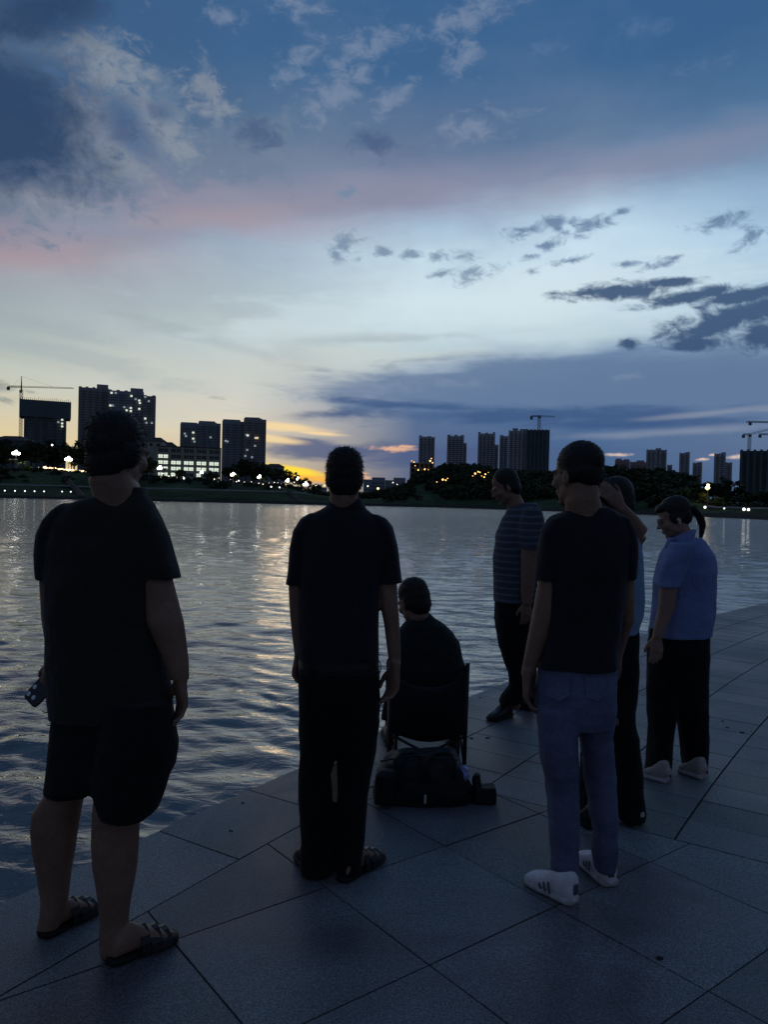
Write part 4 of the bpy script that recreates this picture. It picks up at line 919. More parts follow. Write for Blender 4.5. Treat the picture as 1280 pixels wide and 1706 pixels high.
def shoe(person, heel, toe, mat, sole_mat, s=1.0, ht=.085, sneaker=False, mb_lift=0.0, name='shoe'):
    heel, toe = V3(heel), V3(toe); f = (toe-heel).normalized(); L = (toe-heel).length; sd = V3((f.y, -f.x, 0)); u = V3((0,0,1)); mb = MB(); k0 = .026
    prof = [(-.045,.012,.030),(-.03,.022,.042),(.0,.030,.052),(.06,.035,.056),(.18,.037,.055),(.34,.038,.050),(.48,.041,.040),(.64,.046,.029),(.80,.046,.023),(.93,.037,.018),(1.0,.020,.012)]
    rs = [(heel + f*L*k_ + u*(k0*.4+hh*ht/.085), sd*w_*s, u*hh*ht/.085) for k_, w_, hh in prof]
    mb.loft(rs, 20, 2.5)
    c = heel + f*L*.16; mb.loft([(c + u*.05, sd*.036*s, f*.046), (c + u*(ht-.006) + f*.004, sd*.033*s, f*.047)], 16, 2.2)     # collar round the ankle
    up = mb.build(name, mat, person, voxel=.004, sm=4)
    m2 = MB(); rs = [(heel + f*L*k_ + u*(k0/2+.001), sd*(w_+.005)*s, u*k0/2) for k_, w_, hh in [(-.03,.020,0),(.0,.031,0),(.18,.038,0),(.4,.039,0),(.62,.047,0),(.82,.047,0),(.96,.036,0),(1.035,.016,0)]]
    m2.loft(rs, 20, 4); m2.build('sole', sole_mat, up, origin=person.location, smooth=True)
    if sneaker:
        for sg in (-1, 1):
            for j in range(3):
                m3 = MB(); k_ = .33 + .105*j; pts = []
                for q in range(6):
                    v_ = q/5; wx = (.0425-.001*j)*s*math.cos(v_*1.0)**.5 if v_ < 1 else .03; kk = k_ + .10*v_
                    pts.append(heel + f*L*(kk) + sd*sg*(.046*s - .018*v_**2*s) + u*(k0*.9 + (.052-.007*j)*v_))
                for q in range(5):
                    a_, b_ = pts[q], pts[q+1]; n_ = sd*sg*.003
                    m3.add([a_-f*.0042, a_+f*.0042, b_+f*.0042, b_-f*.0042, a_-f*.0042+n_, a_+f*.0042+n_, b_+f*.0042+n_, b_-f*.0042+n_], [(3,2,1,0),(4,5,6,7),(0,1,5,4),(1,2,6,5),(2,3,7,6),(3,0,4,7)])
                m3.build('side_stripe', M['shoe_stripe'], up, origin=person.location)
        for j in range(5):
            k_ = .42 + .065*j; hz = k0*.4 + 2*(.046-.026*(j/4))*ht/.085 + .003; c = heel + f*L*k_ + u*hz
            m3 = MB().tube([c - sd*.020*s - u*.006 - f*.006, c - u*.0, c + sd*.020*s - u*.006 + f*.006], .0032, 6); m3.build('lace', M['shoe_sole'], up, origin=person.location)
        m3 = MB(); c = heel + u*.062 - f*.012; m3.loft([(c - u*.018, sd*.014, f*.006), (c + u*.018, sd*.012, f*.006)], 10); m3.build('heel_tab', M['shoe_stripe'], up, origin=person.location)
    return up

# ---------- the big man in T-shirt and shorts, far left
D = 2.58; pm = person('heavyset person in black T-shirt, black shorts and sandals, leftmost, holding a phone', 150, 1590)
hl, tl_ = gp(74, 1560), gp(160, 1512); hr_, tr_ = gp(186, 1604), gp(288, 1562)
mb = MB(); HM = head(mb, W(200, 755, D), 1.02, -28, 12); neck(mb, HM, W(206, 852, D), .070, .076)
spans(mb, D, [(806,184,230,.055),(818,176,234,.065),(835,160,240,.075),(870,95,262,.085),(950,92,255,.10),(1080,92,262,.11),(1200,100,270,.11),(1290,112,250,.10)])
spans(mb, D, [(868,236,262,.04),(905,240,272,.045),(950,238,284,.05,-.01),(970,236,288,.052,-.02),(1000,237,296,.052,-.02),(1034,244,305,.052,-.03),(1060,255,309,.048,-.03),(1102,275,314,.038,-.03),(1132,285,315,.030,-.03)])
wr_ = W(300, 1128, D-.03); hand(mb, wr_, (W(306, 1200, D-.03)-wr_), (-.55, .8, 0), 1.04, .55, .8, palm_n=(-1,0,0))
spans(mb, D, [(868,76,108,.045),(905,72,100,.05),(970,69,100,.048),(1030,72,104,.045),(1070,78,106,.04),(1110,84,108,.03,.02)])
wl = W(93, 1108, D+.02); hand(mb, wl, (W(78, 1150, D+.05)-wl), (-.9, .3, .3), .98, 1.15, .6, palm_n=(-.2, .9, .2))
# legs
spans(mb, 2.62, [(1290,84,150,.075),(1318,79,140,.072),(1350,56,134,.066),(1378,53,129,.064),(1415,56,124,.058),(1448,62,118,.05),(1496,69,113,.040),(1520,68,108,.040),(1545,62,98,.035)])
spans(mb, 2.50, [(1300,166,240,.08),(1335,158,231,.078),(1370,155,231,.068),(1400,154,230,.068),(1440,156,228,.062),(1464,160,224,.056),(1500,165,217,.046),(1535,167,213,.040),(1570,166,208,.040),(1590,168,200,.034)])
foot(mb, hl, tl_, 1.05); foot(mb, hr_, tr_, 1.08)
mb.build('body', M['skin'], pm, voxel=.0052, sm=3)
hair_cap(HM, [((0,-.030,.050),(.086,.098,.084)), ((0,-.048,-.022),(.079,.062,.094)), ((0,-.048,.018),(.084,.080,.075)), ((.066,-.022,.0),(.024,.05,.056)), ((-.066,-.022,.0),(.024,.05,.056))], 'hair', M['hair'], pm, 3500, .011, seed=1)
mb = MB()
spans(mb, D, [(812,172,240,.058),(826,158,243,.072),(842,112,256,.088),(870,88,266,.10),(910,80,268,.118),(960,78,262,.128),(1040,80,262,.132),(1100,80,272,.134),(1150,84,282,.134),(1192,86,288,.132)], 2.5, 30, hem=.05)
spans(mb, D, [(842,222,246,.045),(850,226,259,.062),(864,234,268,.068),(890,238,281,.072),(925,238,290,.075,-.01),(945,236,296,.076,-.02),(964,234,301,.074,-.02)], 2.2, 24, hem=.05)
spans(mb, D, [(840,108,140,.045),(850,91,128,.060),(866,76,114,.068),(890,66,104,.07),(925,63,103,.072),(964,64,102,.068)], 2.2, 24, hem=.05)
mb.build('t_shirt', M['black_tee'], pm, voxel=.0065, sm=3, disp=FOLD)
mb = MB()
spans(mb, D, [(1165,90,284,.122),(1200,90,292,.128),(1240,86,296,.13),(1275,82,290,.13),(1305,80,276,.12)], 2.5, 30)
spans(mb, 2.6, [(1170,96,186,.11),(1240,88,178,.115),(1280,83,168,.112),(1318,77,158,.10)], 2.3, 24, hem=.05)
spans(mb, 2.51, [(1165,180,284,.10),(1240,166,293,.125),(1290,157,281,.125),(1325,160,271,.118),(1353,173,259,.114)], 2.3, 24, hem=.05)
mb.build('shorts', M['black_shorts'], pm, voxel=.0065, sm=7, disp=FOLDT)
sandal(pm, hl, tl_, 1.05); sandal(pm, hr_, tr_, 1.08)
# phone in his left hand: its own thing
c = W(75, 1141, D+.05); ph = empty('phone', c)
ux_ = (W(93, 1160, D+.02)-c).normalized(); vz = (W(90, 1116, D+.07)-c).normalized(); uy_ = ux_.cross(vz).normalized(); vz = uy_.cross(ux_)
Mp = Matrix((( *ux_, 0), (*uy_, 0), (*vz, 0), (0,0,0,1))).transposed()
ph.matrix_world = Matrix.Translation(c) @ Mp; bpy.context.view_layer.update()
def local(mb_, name, mat, par, **kw):
    ob = mb_.build(name, mat, None, **kw); ob.parent = par; return ob
mb = MB(); mb.loft([(V3((0,y_,0)), V3((.037,0,0))*k_, V3((0,0,.075))*k_) for y_, k_ in ((-.0045,.97),(-.003,1),(.003,1),(.0045,.97))], 28, 7)
local(mb, 'case', M['phone_black'], ph)
sgn = -1 if uy_.dot(V3((0,0,CAMH))-c) < 0 else 1
for (x_, z_) in ((-.022,-.055),(-.022,-.026),(.004,-.052)):
    o_ = local(MB().loft([(V3((x_,sgn*.0045,z_)), V3((.0085,0,0)), V3((0,0,.0085))), (V3((x_,sgn*.0066,z_)), V3((.008,0,0)), V3((0,0,.008)))], 16), 'lens_ring', M['silver'], ph)
    o2 = MB().ell((x_,sgn*.0068,z_), (.0055,.0012,.0055), nu=12, nv=6).build('lens', M['lens_glint'], None, smooth=True); o2.parent = o_
tag(ph, 'black phone with round camera lenses held low by the man in shorts', 'phone')

# ---------- the man in a dark polo shirt, centre
D = 3.10; pm = person('slim person in dark polo shirt and long black trousers, back turned, second from left', 560, 1455)
lh, lt = gp(522, 1456), gp(505, 1424); rh, rt = gp(572, 1468), gp(632, 1428)
mb = MB(); HM = head(mb, W(574, 796, D), .90, 3, 5); neck(mb, HM, W(574, 866, D), .058, .062)
spans(mb, D, [(850,535,612,.06),(880,505,640,.075),(950,500,636,.085),(1080,502,628,.09),(1180,506,626,.09)])
spans(mb, D, [(878,634,650,.04),(920,634,656,.042),(960,631,660,.045),(975,629,662,.047),(1010,634,664,.044),(1040,640,666,.040),(1080,645,668,.034),(1112,649,668,.026)])
w_ = W(658, 1110, D-.02); hand(mb, w_, W(654, 1160, D-.02)-w_, (-.5, .8, 0), 1.0, .7, .7, palm_n=(-1,.1,0))
spans(mb, D, [(878,490,515,.045),(920,484,510,.048),(978,481,506,.045),(1020,483,508,.04),(1060,487,508,.034),(1092,491,509,.026)])
w_ = W(500, 1090, D+.03); hand(mb, w_, W(495, 1135, D+.03)-w_, (.5, .8, 0), .95, .9, .6, palm_n=(1,.1,0))
spans(mb, D, [(1160,505,560,.08),(1300,512,548,.05),(1420,508,540,.045)]); spans(mb, D, [(1160,565,625,.08),(1300,566,604,.05),(1420,562,598,.045)])
foot(mb, rh, rt, .95)
mb.build('body', M['skin'], pm, voxel=.0055, sm=3)
hair_cap(HM, CAP, 'hair', M['hair'], pm, 3200, .013, seed=2)
mb = MB()
spans(mb, D, [(836,548,604,.058),(844,543,607,.070),(854,526,620,.082),(866,508,638,.092),(905,497,645,.108),(960,498,636,.115),(1020,498,631,.115),(1080,497,631,.118),(1118,497,632,.118)], 2.5, 30, hem=.04)
spans(mb, D, [(856,608,630,.045),(863,612,643,.060),(878,624,654,.067),(905,630,661,.068),(940,629,667,.068),(972,627,672,.064)], 2.2, 22, hem=.05)
spans(mb, D, [(856,516,538,.045),(864,502,530,.060),(884,488,520,.067),(910,483,514,.068),(945,479,512,.068),(975,475,508,.062)], 2.2, 22, hem=.05)
sh = mb.build('polo_shirt', M['navy_shirt'], pm, voxel=.006, sm=3, disp=FOLD)
mb = MB(); spans(mb, D, [(828,551,601,.060),(838,545,606,.072),(850,540,612,.078)], 2.2, 24); mb.build('collar', M['navy_shirt'], sh, origin=pm.location, voxel=.005, sm=2)
mb = MB()
spans(mb, D, [(1085,500,629,.108),(1130,498,632,.118),(1175,498,634,.12),(1210,498,632,.105),(1245,500,626,.085)], 2.5, 30)
spans(mb, D, [(1200,498,570,.10),(1250,498,562,.085),(1290,497,551,.078),(1340,497,557,.074),(1400,503,560,.074),(1450,499,556,.078)], 2.3, 22, hem=.04)
spans(mb, D, [(1200,560,634,.10),(1250,562,626,.088),(1290,562,618,.078),(1340,560,612,.074),(1400,560,609,.074),(1446,556,603,.078)], 2.3, 22, hem=.04)
mb.build('trousers', M['black_trousers'], pm, voxel=.006, sm=7, disp=FOLDT)
mb = MB(); spans(mb, D, [(1096,498,631,.121),(1108,498,631,.121)], 2.5, 30); mb.build('belt', M['black_leather'], pm)
kr = MB(); kc = W(627, 1112, D-.10); pts = [kc + V3((.012*math.cos(a)+.006, 0, .030*math.sin(a))) for a in [-PI*.45 + PI*.9*i/8 for i in range(9)]]; kr.tube(pts, .0026, 6); kr.build('key_clip', M['silver'], pm)
shoe(pm, lh, lt, M['black_leather'], M['black_rubber'], .98); sandal(pm, rh, rt, .98)

# ---------- jeans man, right of centre
D = 3.0; pm = person('person in black T-shirt, blue jeans and white striped sneakers with back turned', 950, 1500)
lh, lt = gp(955, 1506), gp(882, 1466); rh, rt = gp(1016, 1476), gp(972, 1430)
mb = MB(); HM = head(mb, W(961, 793, D), 1.0, 38, 6); neck(mb, HM, W(975, 862, D), .066, .070)
spans(mb, D, [(855,935,1030,.065),(880,910,1042,.085),(950,912,1040,.09),(1080,910,1030,.09),(1180,905,1022,.09)])
spans(mb, D, [(884,912,934,.04),(910,899,938,.052),(971,897,936,.05),(1025,887,926,.048),(1061,880,914,.044),(1097,873,900,.034),(1124,868,891,.027)])
w_ = W(879, 1122, D-.01); hand(mb, w_, W(877, 1172, D-.01)-w_, (.2, .9, 0), 1.05, .65, .7, palm_n=(1,0,0))
spans(mb, D, [(884,1034,1050,.04),(910,1032,1058,.05),(971,1031,1056,.048,.02),(1031,1030,1056,.045,.03),(1060,1028,1046,.038,.06),(1090,1018,1038,.028,.09)])
w_ = W(1028, 1088, D+.09); hand(mb, w_, W(1022, 1130, D+.10)-w_, (-.3, .9, 0), 1.0, .6, .7, palm_n=(-1,0,0))
spans(mb, D, [(1160,900,960,.08),(1300,915,955,.05),(1450,925,952,.042)]); spans(mb, D+.06, [(1160,965,1020,.08),(1300,985,1018,.05),(1430,995,1018,.042)])
mb.build('body', M['skin'], pm, voxel=.0055, sm=3)
hair_cap(HM, [((0,-.024,.053),(.079,.096,.083)), ((0,-.055,.012),(.073,.056,.066)), ((.062,-.02,.01),(.016,.04,.040)), ((-.062,-.02,.01),(.016,.04,.040))], 'hair', M['hair'], pm, 2600, .007, seed=3)
mb = MB()
spans(mb, D, [(844,950,1012,.060),(852,940,1024,.072),(866,915,1044,.086),(884,906,1050,.098),(915,906,1048,.11),(965,912,1042,.115),(1030,912,1036,.115),(1080,905,1030,.118),(1111,898,1030,.121)], 2.5, 30, hem=.04)
spans(mb, D, [(856,930,955,.045),(864,916,946,.062),(884,903,942,.068),(910,898,940,.07),(940,894,938,.07),(966,890,936,.064)], 2.2, 22, hem=.05)
spans(mb, D, [(856,1010,1032,.045),(864,1020,1047,.062),(884,1026,1057,.068),(910,1030,1059,.07),(940,1030,1060,.07),(964,1028,1059,.064)], 2.2, 22, hem=.05)
mb.build('t_shirt', M['maroon_tee'], pm, voxel=.006, sm=3, disp=FOLD)
mb = MB()
spans(mb, D, [(1090,908,1020,.095),(1112,898,1026,.108),(1150,894,1026,.122),(1180,893,1025,.112),(1210,896,1021,.090)], 2.5, 30)
spans(mb, D-.02, [(1175,893,968,.10),(1228,896,963,.092),(1300,908,965,.08),(1372,915,966,.070),(1436,918,963,.064),(1476,923,960,.060)], 2.2, 22, hem=.035)
spans(mb, D+.05, [(1175,955,1024,.10),(1228,965,1021,.09),(1300,975,1026,.08),(1372,987,1031,.070),(1425,990,1028,.064),(1448,992,1024,.060)], 2.2, 22, hem=.035)
jn = mb.build('jeans', M['denim'], pm, voxel=.006, sm=7, disp=[(.007, (9,9,7)), (.005, (16,16,14)), (.003, (10,10,34))])
for (x0, x1) in ((912, 950), (975, 1012)):
    a_, b_, c_, d_ = W(x0,1128,D-.118), W(x1,1128,D-.118), W(x1-1,1160,D-.126), W(x0+2,1160,D-.126); m_ = (c_+d_)/2 - V3((0,0,.018)); 
    MB().add([a_, b_, c_, m_, d_]+[q+V3((0,.02,0)) for q in (a_, b_, c_, m_, d_)], [(0,1,2,3,4),(9,8,7,6,5),(0,5,6,1),(1,6,7,2),(2,7,8,3),(3,8,9,4),(4,9,5,0)]).build('back_pocket', M['denim'], jn, origin=pm.location)
shoe(pm, lh, lt, M['white_shoe'], M['shoe_sole'], 1.05, sneaker=True); shoe(pm, rh, rt, M['white_shoe'], M['shoe_sole'], 1.05, sneaker=True)

# ---------- man in light blue shirt mostly hidden behind the jeans man
D = 3.68; pm = person('person in light blue shirt with elbow raised, phone at the ear, behind the jeans-wearing person', 1040, 1375)
lh, lt = gp(990, 1382), gp(972, 1366); rh, rt = gp(1064, 1376), gp(1030, 1362)
mb = MB(); HM = head(mb, W(1022, 838, D), .92, 100, 14); neck(mb, HM, W(1034, 898, D), .056, .06)
spans(mb, D, [(890,1005,1062,.07),(960,1000,1060,.09),(1100,1005,1056,.09),(1200,1005,1050,.09)])
sh6 = W(1042, 912, D); el6 = W(1069, 888, D-.05); wr6 = W(1036, 846, D-.10)
mb.tube([sh6, (sh6+el6)/2, el6], [.050,.046,.036], 14); mb.tube([el6, (el6*.55+wr6*.45), wr6], [.036,.036,.025], 14)
hand(mb, wr6, W(1016, 822, D-.12)-wr6, (0, 0, 1), .95, .75, .7, palm_n=(0,1,0))
spans(mb, D+.15, [(930,1024,1048,.03),(980,1020,1050,.042),(1030,1012,1040,.038),(1075,1002,1024,.03)])
w_ = W(1012, 1072, D+.14); hand(mb, w_, W(1006, 1110, D+.14)-w_, (-1, 0, 0), .95, .6, .7, palm_n=(0,1,0))
spans(mb, D, [(1160,1000,1050,.07),(1340,1034,1064,.045)]); spans(mb, D+.1, [(1160,980,1020,.07),(1345,970,992,.045)])
mb.build('body', M['skin'], pm, voxel=.0065, sm=3)
hair_cap(HM, CAP, 'hair', M['hair'], pm, 600, .010, seed=4)
mb = MB(); spans(mb, D, [(880,1010,1056,.08),(900,1000,1066,.10),(950,996,1071,.125),(1000,998,1071,.128),(1022,1000,1069,.125),(1054,1006,1058,.12)], 2.4, 26, hem=.04)
mb.tube([W(1036,905,D), W(1050,903,D-.01), W(1062,897,D-.03)], [.075,.068,.056], 18); spans(mb, D+.14, [(900,1018,1056,.06),(940,1014,1056,.064),(975,1012,1056,.062)], 2.2, 20, hem=.04)
mb.build('shirt', M['light_blue_shirt'], pm, voxel=.007, sm=3, disp=FOLD)
p6 = empty('phone', W(1010, 823, D-.08)); MB().loft([(V3((0,-.004,0)), V3((.034,0,.010)), V3((-.02,0,.068))), (V3((0,.004,0)), V3((.034,0,.010)), V3((-.02,0,.068)))], 28, 6).build('case', M['phone_black'], p6, origin=(0,0,0)); MB().tube([V3((.034*math.cos(a)-.02*math.sin(a), 0, .010*math.cos(a)+.068*math.sin(a))) for a in [-PI*.1+PI*.7*i/8 for i in range(9)]], .0022, 6).build('metal_edge', M['silver'], p6, origin=(0,0,0)); tag(p6, 'phone held to the ear by the person with the raised elbow', 'phone')
mb = MB(); spans(mb, D, [(1040,1008,1062,.11),(1110,1004,1061,.115),(1160,996,1060,.11),(1195,1000,1056,.08)], 2.4, 26)
spans(mb, D, [(1150,1010,1058,.10),(1200,1012,1056,.095),(1228,1014,1064,.09),(1300,1022,1071,.082),(1352,1028,1075,.08),(1364,1030,1074,.078)], 2.3, 20, hem=.03)
spans(mb, D+.1, [(1150,980,1030,.10),(1228,972,1016,.09),(1300,966,1006,.082),(1372,966,1004,.078)], 2.3, 20, hem=.03)
mb.build('trousers', M['black_trousers'], pm, voxel=.007, sm=2, disp=FOLDT)
shoe(pm, rh, rt, M['beige_shoe'], M['shoe_sole'], .95); shoe(pm, lh, lt, M['black_leather'], M['black_rubber'], .95)

# ---------- woman in the blue shirt, right
D = 4.38; pm = person('person with ponytail in blue short-sleeved uniform shirt and wide black trousers, rightmost, facing left', 1130, 1300)
lh, lt = gp(1112, 1304), gp(1074, 1292); rh, rt = gp(1172, 1298), gp(1134, 1284)
mb = MB(); HM = head(mb, W(1123, 864, D), .90, 84, 22); neck(mb, HM, W(1142, 914, D), .046, .052)
spans(mb, D, [(905,1118,1170,.09),(960,1110,1180,.12),(1050,1105,1170,.11),(1150,1100,1165,.11)])
spans(mb, D-.16, [(925,1115,1140,.03),(960,1106,1134,.034),(977,1100,1129,.04),(1015,1097,1124,.036),(1040,1091,1112,.031),(1062,1087,1104,.025)])
w_ = W(1095, 1060, D-.16); hand(mb, w_, W(1094, 1100, D-.17)-w_, (-1, .1, 0), .92, .35, .9, palm_n=(0,1,0))
spans(mb, D+.14, [(925,1116,1140,.03),(977,1104,1134,.04),(1040,1100,1120,.031),(1062,1098,1114,.025)])
w_ = W(1105, 1060, D+.16); hand(mb, w_, W(1102, 1098, D+.17)-w_, (-1, 0, 0), .92, .35, .9, palm_n=(0,-1,0))
spans(mb, D-.03, [(1150,1092,1126,.06),(1286,1088,1108,.035)]); spans(mb, D+.03, [(1150,1138,1170,.06),(1284,1150,1170,.035)])
mb.build('body', M['skin_pale'], pm, voxel=.006, sm=3)
def pony(mb):
    p = [HM @ V3((0,-.095,.03)), HM @ V3((0,-.135,.02))] + [W(1167,862,D), W(1171,876,D), W(1169,890,D), W(1166,900,D)]
    mb.tube(p, [.020,.022,.024,.021,.014,.005], 14)
hair_cap(HM, [((0,-.030,.056),(.082,.098,.084)), ((0,-.06,.005),(.074,.055,.070)), ((.064,-.01,.01),(.018,.05,.045)), ((-.064,-.01,.01),(.018,.05,.045)), ((0,.045,.085),(.055,.045,.030))], 'hair', M['hair'], pm, 500, .012, seed=5, extra=pony)
for sx_ in (-1, 1):
    MB().ell((sx_*.030,.0845,.027), (.020,.006,.0035), HM, 12, 6).build('eyebrow', M['hair'], pm, smooth=True)
    MB().ell((sx_*.030,.0855,.004), (.013,.004,.0045), HM, 12, 6).build('eye', M['hair'], pm, smooth=True)
MB().tube([HM @ V3((-.082,.0,-.0)), HM @ V3((-.086,-.012,-.018)), HM @ V3((-.082,-.004,-.036))], .004, 6).build('ear_loop', M['white_plastic'], pm)
mb = MB(); spans(mb, D, [(895,1126,1166,.07),(903,1115,1174,.11),(925,1102,1187,.145),(950,1096,1191,.16),(985,1092,1190,.165),(1015,1089,1187,.165),(1058,1084,1180,.165)], 2.4, 28, hem=.04)
spans(mb, D-.15, [(905,1118,1158,.06),(925,1108,1152,.074),(950,1101,1143,.076),(978,1096,1134,.072)], 2.2, 20, hem=.04)
spans(mb, D+.15, [(905,1118,1158,.06),(925,1108,1152,.068),(950,1101,1143,.066),(978,1098,1136,.06)], 2.2, 20, hem=.04)
sh = mb.build('uniform_shirt', M['blue_shirt'], pm, voxel=.006, sm=3, disp=[(.008, (7,7,5)), (.005, (16,16,11))])
mb = MB(); mb.loft([(W(1144,884,D), V3((.050,0,.010)), V3((0,.060,0))), (W(1138,892,D), V3((.066,0,.012)), V3((0,.075,0))), (W(1132,902,D), V3((.075,0,.022)), V3((0,.088,0)))], 20, 2.2)
mb.loft([(W(1120,896,D-.05), V3((.02,0,0)), V3((0,.03,0))), (W(1110,913,D-.05), V3((.012,0,0)), V3((0,.02,0)))], 10)
mb.build('collar', M['blue_shirt'], sh, origin=pm.location, voxel=.005, sm=2)
MB().loft([(W(1098,960,D-.04), V3((.006,0,0)), V3((0,.05,0))), (W(1094,971,D-.04), V3((.010,0,0)), V3((0,.055,0)))], 12, 3).build('pocket_flap', M['blue_shirt'], sh, origin=pm.location)
mb = MB(); spans(mb, D, [(1046,1086,1178,.145),(1090,1081,1179,.16),(1130,1081,1178,.15),(1165,1082,1177,.12),(1185,1084,1175,.09)], 2.4, 28)
spans(mb, D-.03, [(1090,1088,1140,.09),(1140,1080,1136,.105),(1180,1080,1128,.105),(1200,1081,1123,.10),(1230,1082,1119,.10),(1262,1080,1117,.10),(1290,1076,1116,.10)], 2.3, 20, hem=.03)
spans(mb, D+.03, [(1090,1120,1172,.09),(1140,1122,1178,.105),(1180,1128,1178,.105),(1200,1131,1178,.10),(1230,1134,1179,.10),(1262,1138,1178,.10),(1284,1141,1177,.10)], 2.3, 20, hem=.03)
mb.build('trousers', M['black_trousers'], pm, voxel=.006, sm=7, disp=FOLDT)
shoe(pm, lh, lt, M['beige_shoe'], M['shoe_sole'], .9); shoe(pm, rh, rt, M['beige_shoe'], M['shoe_sole'], .9)

# ---------- striped polo man by the water
D = 5.45; pm = person('person in striped grey polo shirt and dark trousers standing at the water edge, head bowed', 860, 1200)
lh, lt = gp(850, 1192), gp(816, 1201); rh, rt = gp(888, 1184), gp(860, 1176)
mb = MB(); HM = head(mb, W(842, 812, D), .98, 92, 26); neck(mb, HM, W(866, 856, D), .056, .062)
spans(mb, D, [(850,850,894,.10),(920,834,900,.13),(1000,834,896,.13),(1080,842,890,.11)])
spans(mb, D-.2, [(870,876,894,.03),(900,874,896,.034),(916,868,899,.045),(950,868,894,.042),(985,868,889,.036),(1006,870,886,.028)])
w_ = W(878, 1004, D-.2); hand(mb, w_, W(877, 1034, D-.2)-w_, (-1, 0, 0), 1.0, .5, .8, palm_n=(0,1,0))
spans(mb, D+.18, [(870,866,884,.03),(940,850,882,.042),(1006,850,868,.028)])
w_ = W(858, 1004, D+.2); hand(mb, w_, W(856, 1034, D+.2)-w_, (-1, 0, 0), 1.0, .5, .8, palm_n=(0,-1,0))
spans(mb, D, [(1080,850,885,.08),(1180,846,866,.045)]); spans(mb, D+.12, [(1080,860,892,.08),(1168,872,888,.045)])
mb.build('body', M['skin'], pm, voxel=.0075, sm=3)
hair_cap(HM, CAP, 'hair', M['hair'], pm, 500, .014, seed=6)
mb = MB(); spans(mb, D, [(838,860,894,.08),(846,846,900,.11),(862,838,905,.145),(890,827,908,.165),(930,821,906,.175),(970,823,902,.175),(1002,823,896,.17)], 2.3, 26, hem=.04)
spans(mb, D-.17, [(845,872,902,.07),(865,866,907,.085),(890,864,907,.09),(916,864,904,.085)], 2.2, 20, hem=.04)
spans(mb, D+.18, [(845,858,892,.06),(865,850,892,.068),(914,846,884,.062)], 2.2, 20, hem=.04)
mb.build('polo_shirt', M['striped'], pm, voxel=.0075, sm=3, disp=FOLD)
mb = MB(); spans(mb, D, [(990,825,896,.155),(1030,824,896,.165),(1080,832,893,.16)], 2.3, 26)
spans(mb, D-.04, [(1060,828,876,.11),(1090,836,880,.10),(1118,846,880,.09),(1140,850,879,.082),(1162,834,872,.078),(1172,832,868,.075)], 2.2, 20, hem=.03)
spans(mb, D+.12, [(1060,850,894,.11),(1110,858,894,.09),(1165,866,894,.08)], 2.2, 20, hem=.03)
mb.build('trousers', M['black_trousers'], pm, voxel=.0075, sm=2, disp=FOLDT)
shoe(pm, lh, lt, M['black_leather'], M['black_rubber'], 1.0); shoe(pm, rh, rt, M['black_leather'], M['black_rubber'], 1.0)

# ---------- folding chair and the seated man
D = 4.30; z = lambda x, y, d=D: W(x, y, d)
ch = empty('folding_chair', G(715, 1285)); cb = ch.location
xl_, xr_ = z(648, 1280).x, z(773, 1272).x; zt = z(772, 1100).z; zs = z(715, 1222).z; yb, yf = D-.02, D+.42
yb0 = D - .02
def T_(name, pts, r=.011): return MB().tube([V3(p) for p in pts], r, 8).build(name, M['chair_metal'], ch, smooth=True)
for xx in (xl_, xr_):
    T_('rear_post', [(xx, yb0, 0.0), (xx, yb0-.01, zs), (xx+.0, yb0-.05, zt)], .012)
    T_('front_leg', [(xx, yf, 0.0), (xx, yf, zs+.21)], .012)
    T_('arm_rail', [(xx, yb0-.02, zs+.36), (xx, yf, zs+.36)], .011)
    T_('front_arm_post', [(xx, yf, zs+.19), (xx, yf, zs+.36)], .011)
xi = xr_-.035
T_('rear_leg', [(xi, yb0+.03, 0.0), (xi, yb0+.01, zs+.02)], .010); T_('rear_leg', [(xl_+.035, yb0+.03, 0.0), (xl_+.035, yb0+.01, zs+.02)], .010)
for (a, b_) in (((xl_+.02, yb0, zs-.01), (xr_-.10, yb0, .05)), ((xr_-.02, yb0, zs-.01), (xl_+.10, yb0, .05)), ((xl_, yb0, zs), (xl_, yf, .05)), ((xl_, yf, zs), (xl_, yb0, .05)), ((xr_, yb0, zs), (xr_, yf, .05)), ((xr_, yf, zs), (xr_, yb0, .05)), ((xl_, yf, zs), (xr_, yf, .05)), ((xr_, yf, zs), (xl_, yf, .05))):
    T_('cross_brace', [a, b_], .008)
for xx in (xl_, xr_):
    for yy in (yb0, yf): MB().loft([(V3((xx, yy, .0)), V3((.02,0,0)), V3((0,.02,0))), (V3((xx, yy, .03)), V3((.016,0,0)), V3((0,.016,0)))], 10).build('foot_cap', M['black_rubber'], ch)
mb = MB(); nx = 14
rows_ = []
for j in range(10):
    t_ = j/9; zc = zs+.005 + (zt-zs-.005)*t_
    for i in range(nx+1):
        s_ = i/nx; rows_.append(V3((xl_+(xr_-xl_)*s_, yb0-.01-.05*t_ + -.035*math.sin(PI*s_)*math.sin(PI*t_)*1.2, zc + (-.16*math.sin(PI*s_)**.6*t_**5 - .012*math.sin(PI*s_)*(t_ < .1)))))
fs = [(j*(nx+1)+i, j*(nx+1)+i+1, (j+1)*(nx+1)+i+1, (j+1)*(nx+1)+i) for j in range(9) for i in range(nx)]
n0 = len(rows_); rows2 = [q+V3((0,.006,0)) for q in rows_]; mb.add(rows_+rows2, fs+[tuple(n0+k_ for k_ in reversed(f_)) for f_ in fs]); mb.build('backrest', M['black_nylon'], ch, smooth=True)
mb = MB(); rows_ = []
for j in range(10):
    t_ = j/9
    for i in range(nx+1): s_ = i/nx; rows_.append(V3((xl_+(xr_-xl_)*s_, yb0+(yf-yb0)*t_, zs + .02 + .17*t_ - .055*math.sin(PI*s_))))
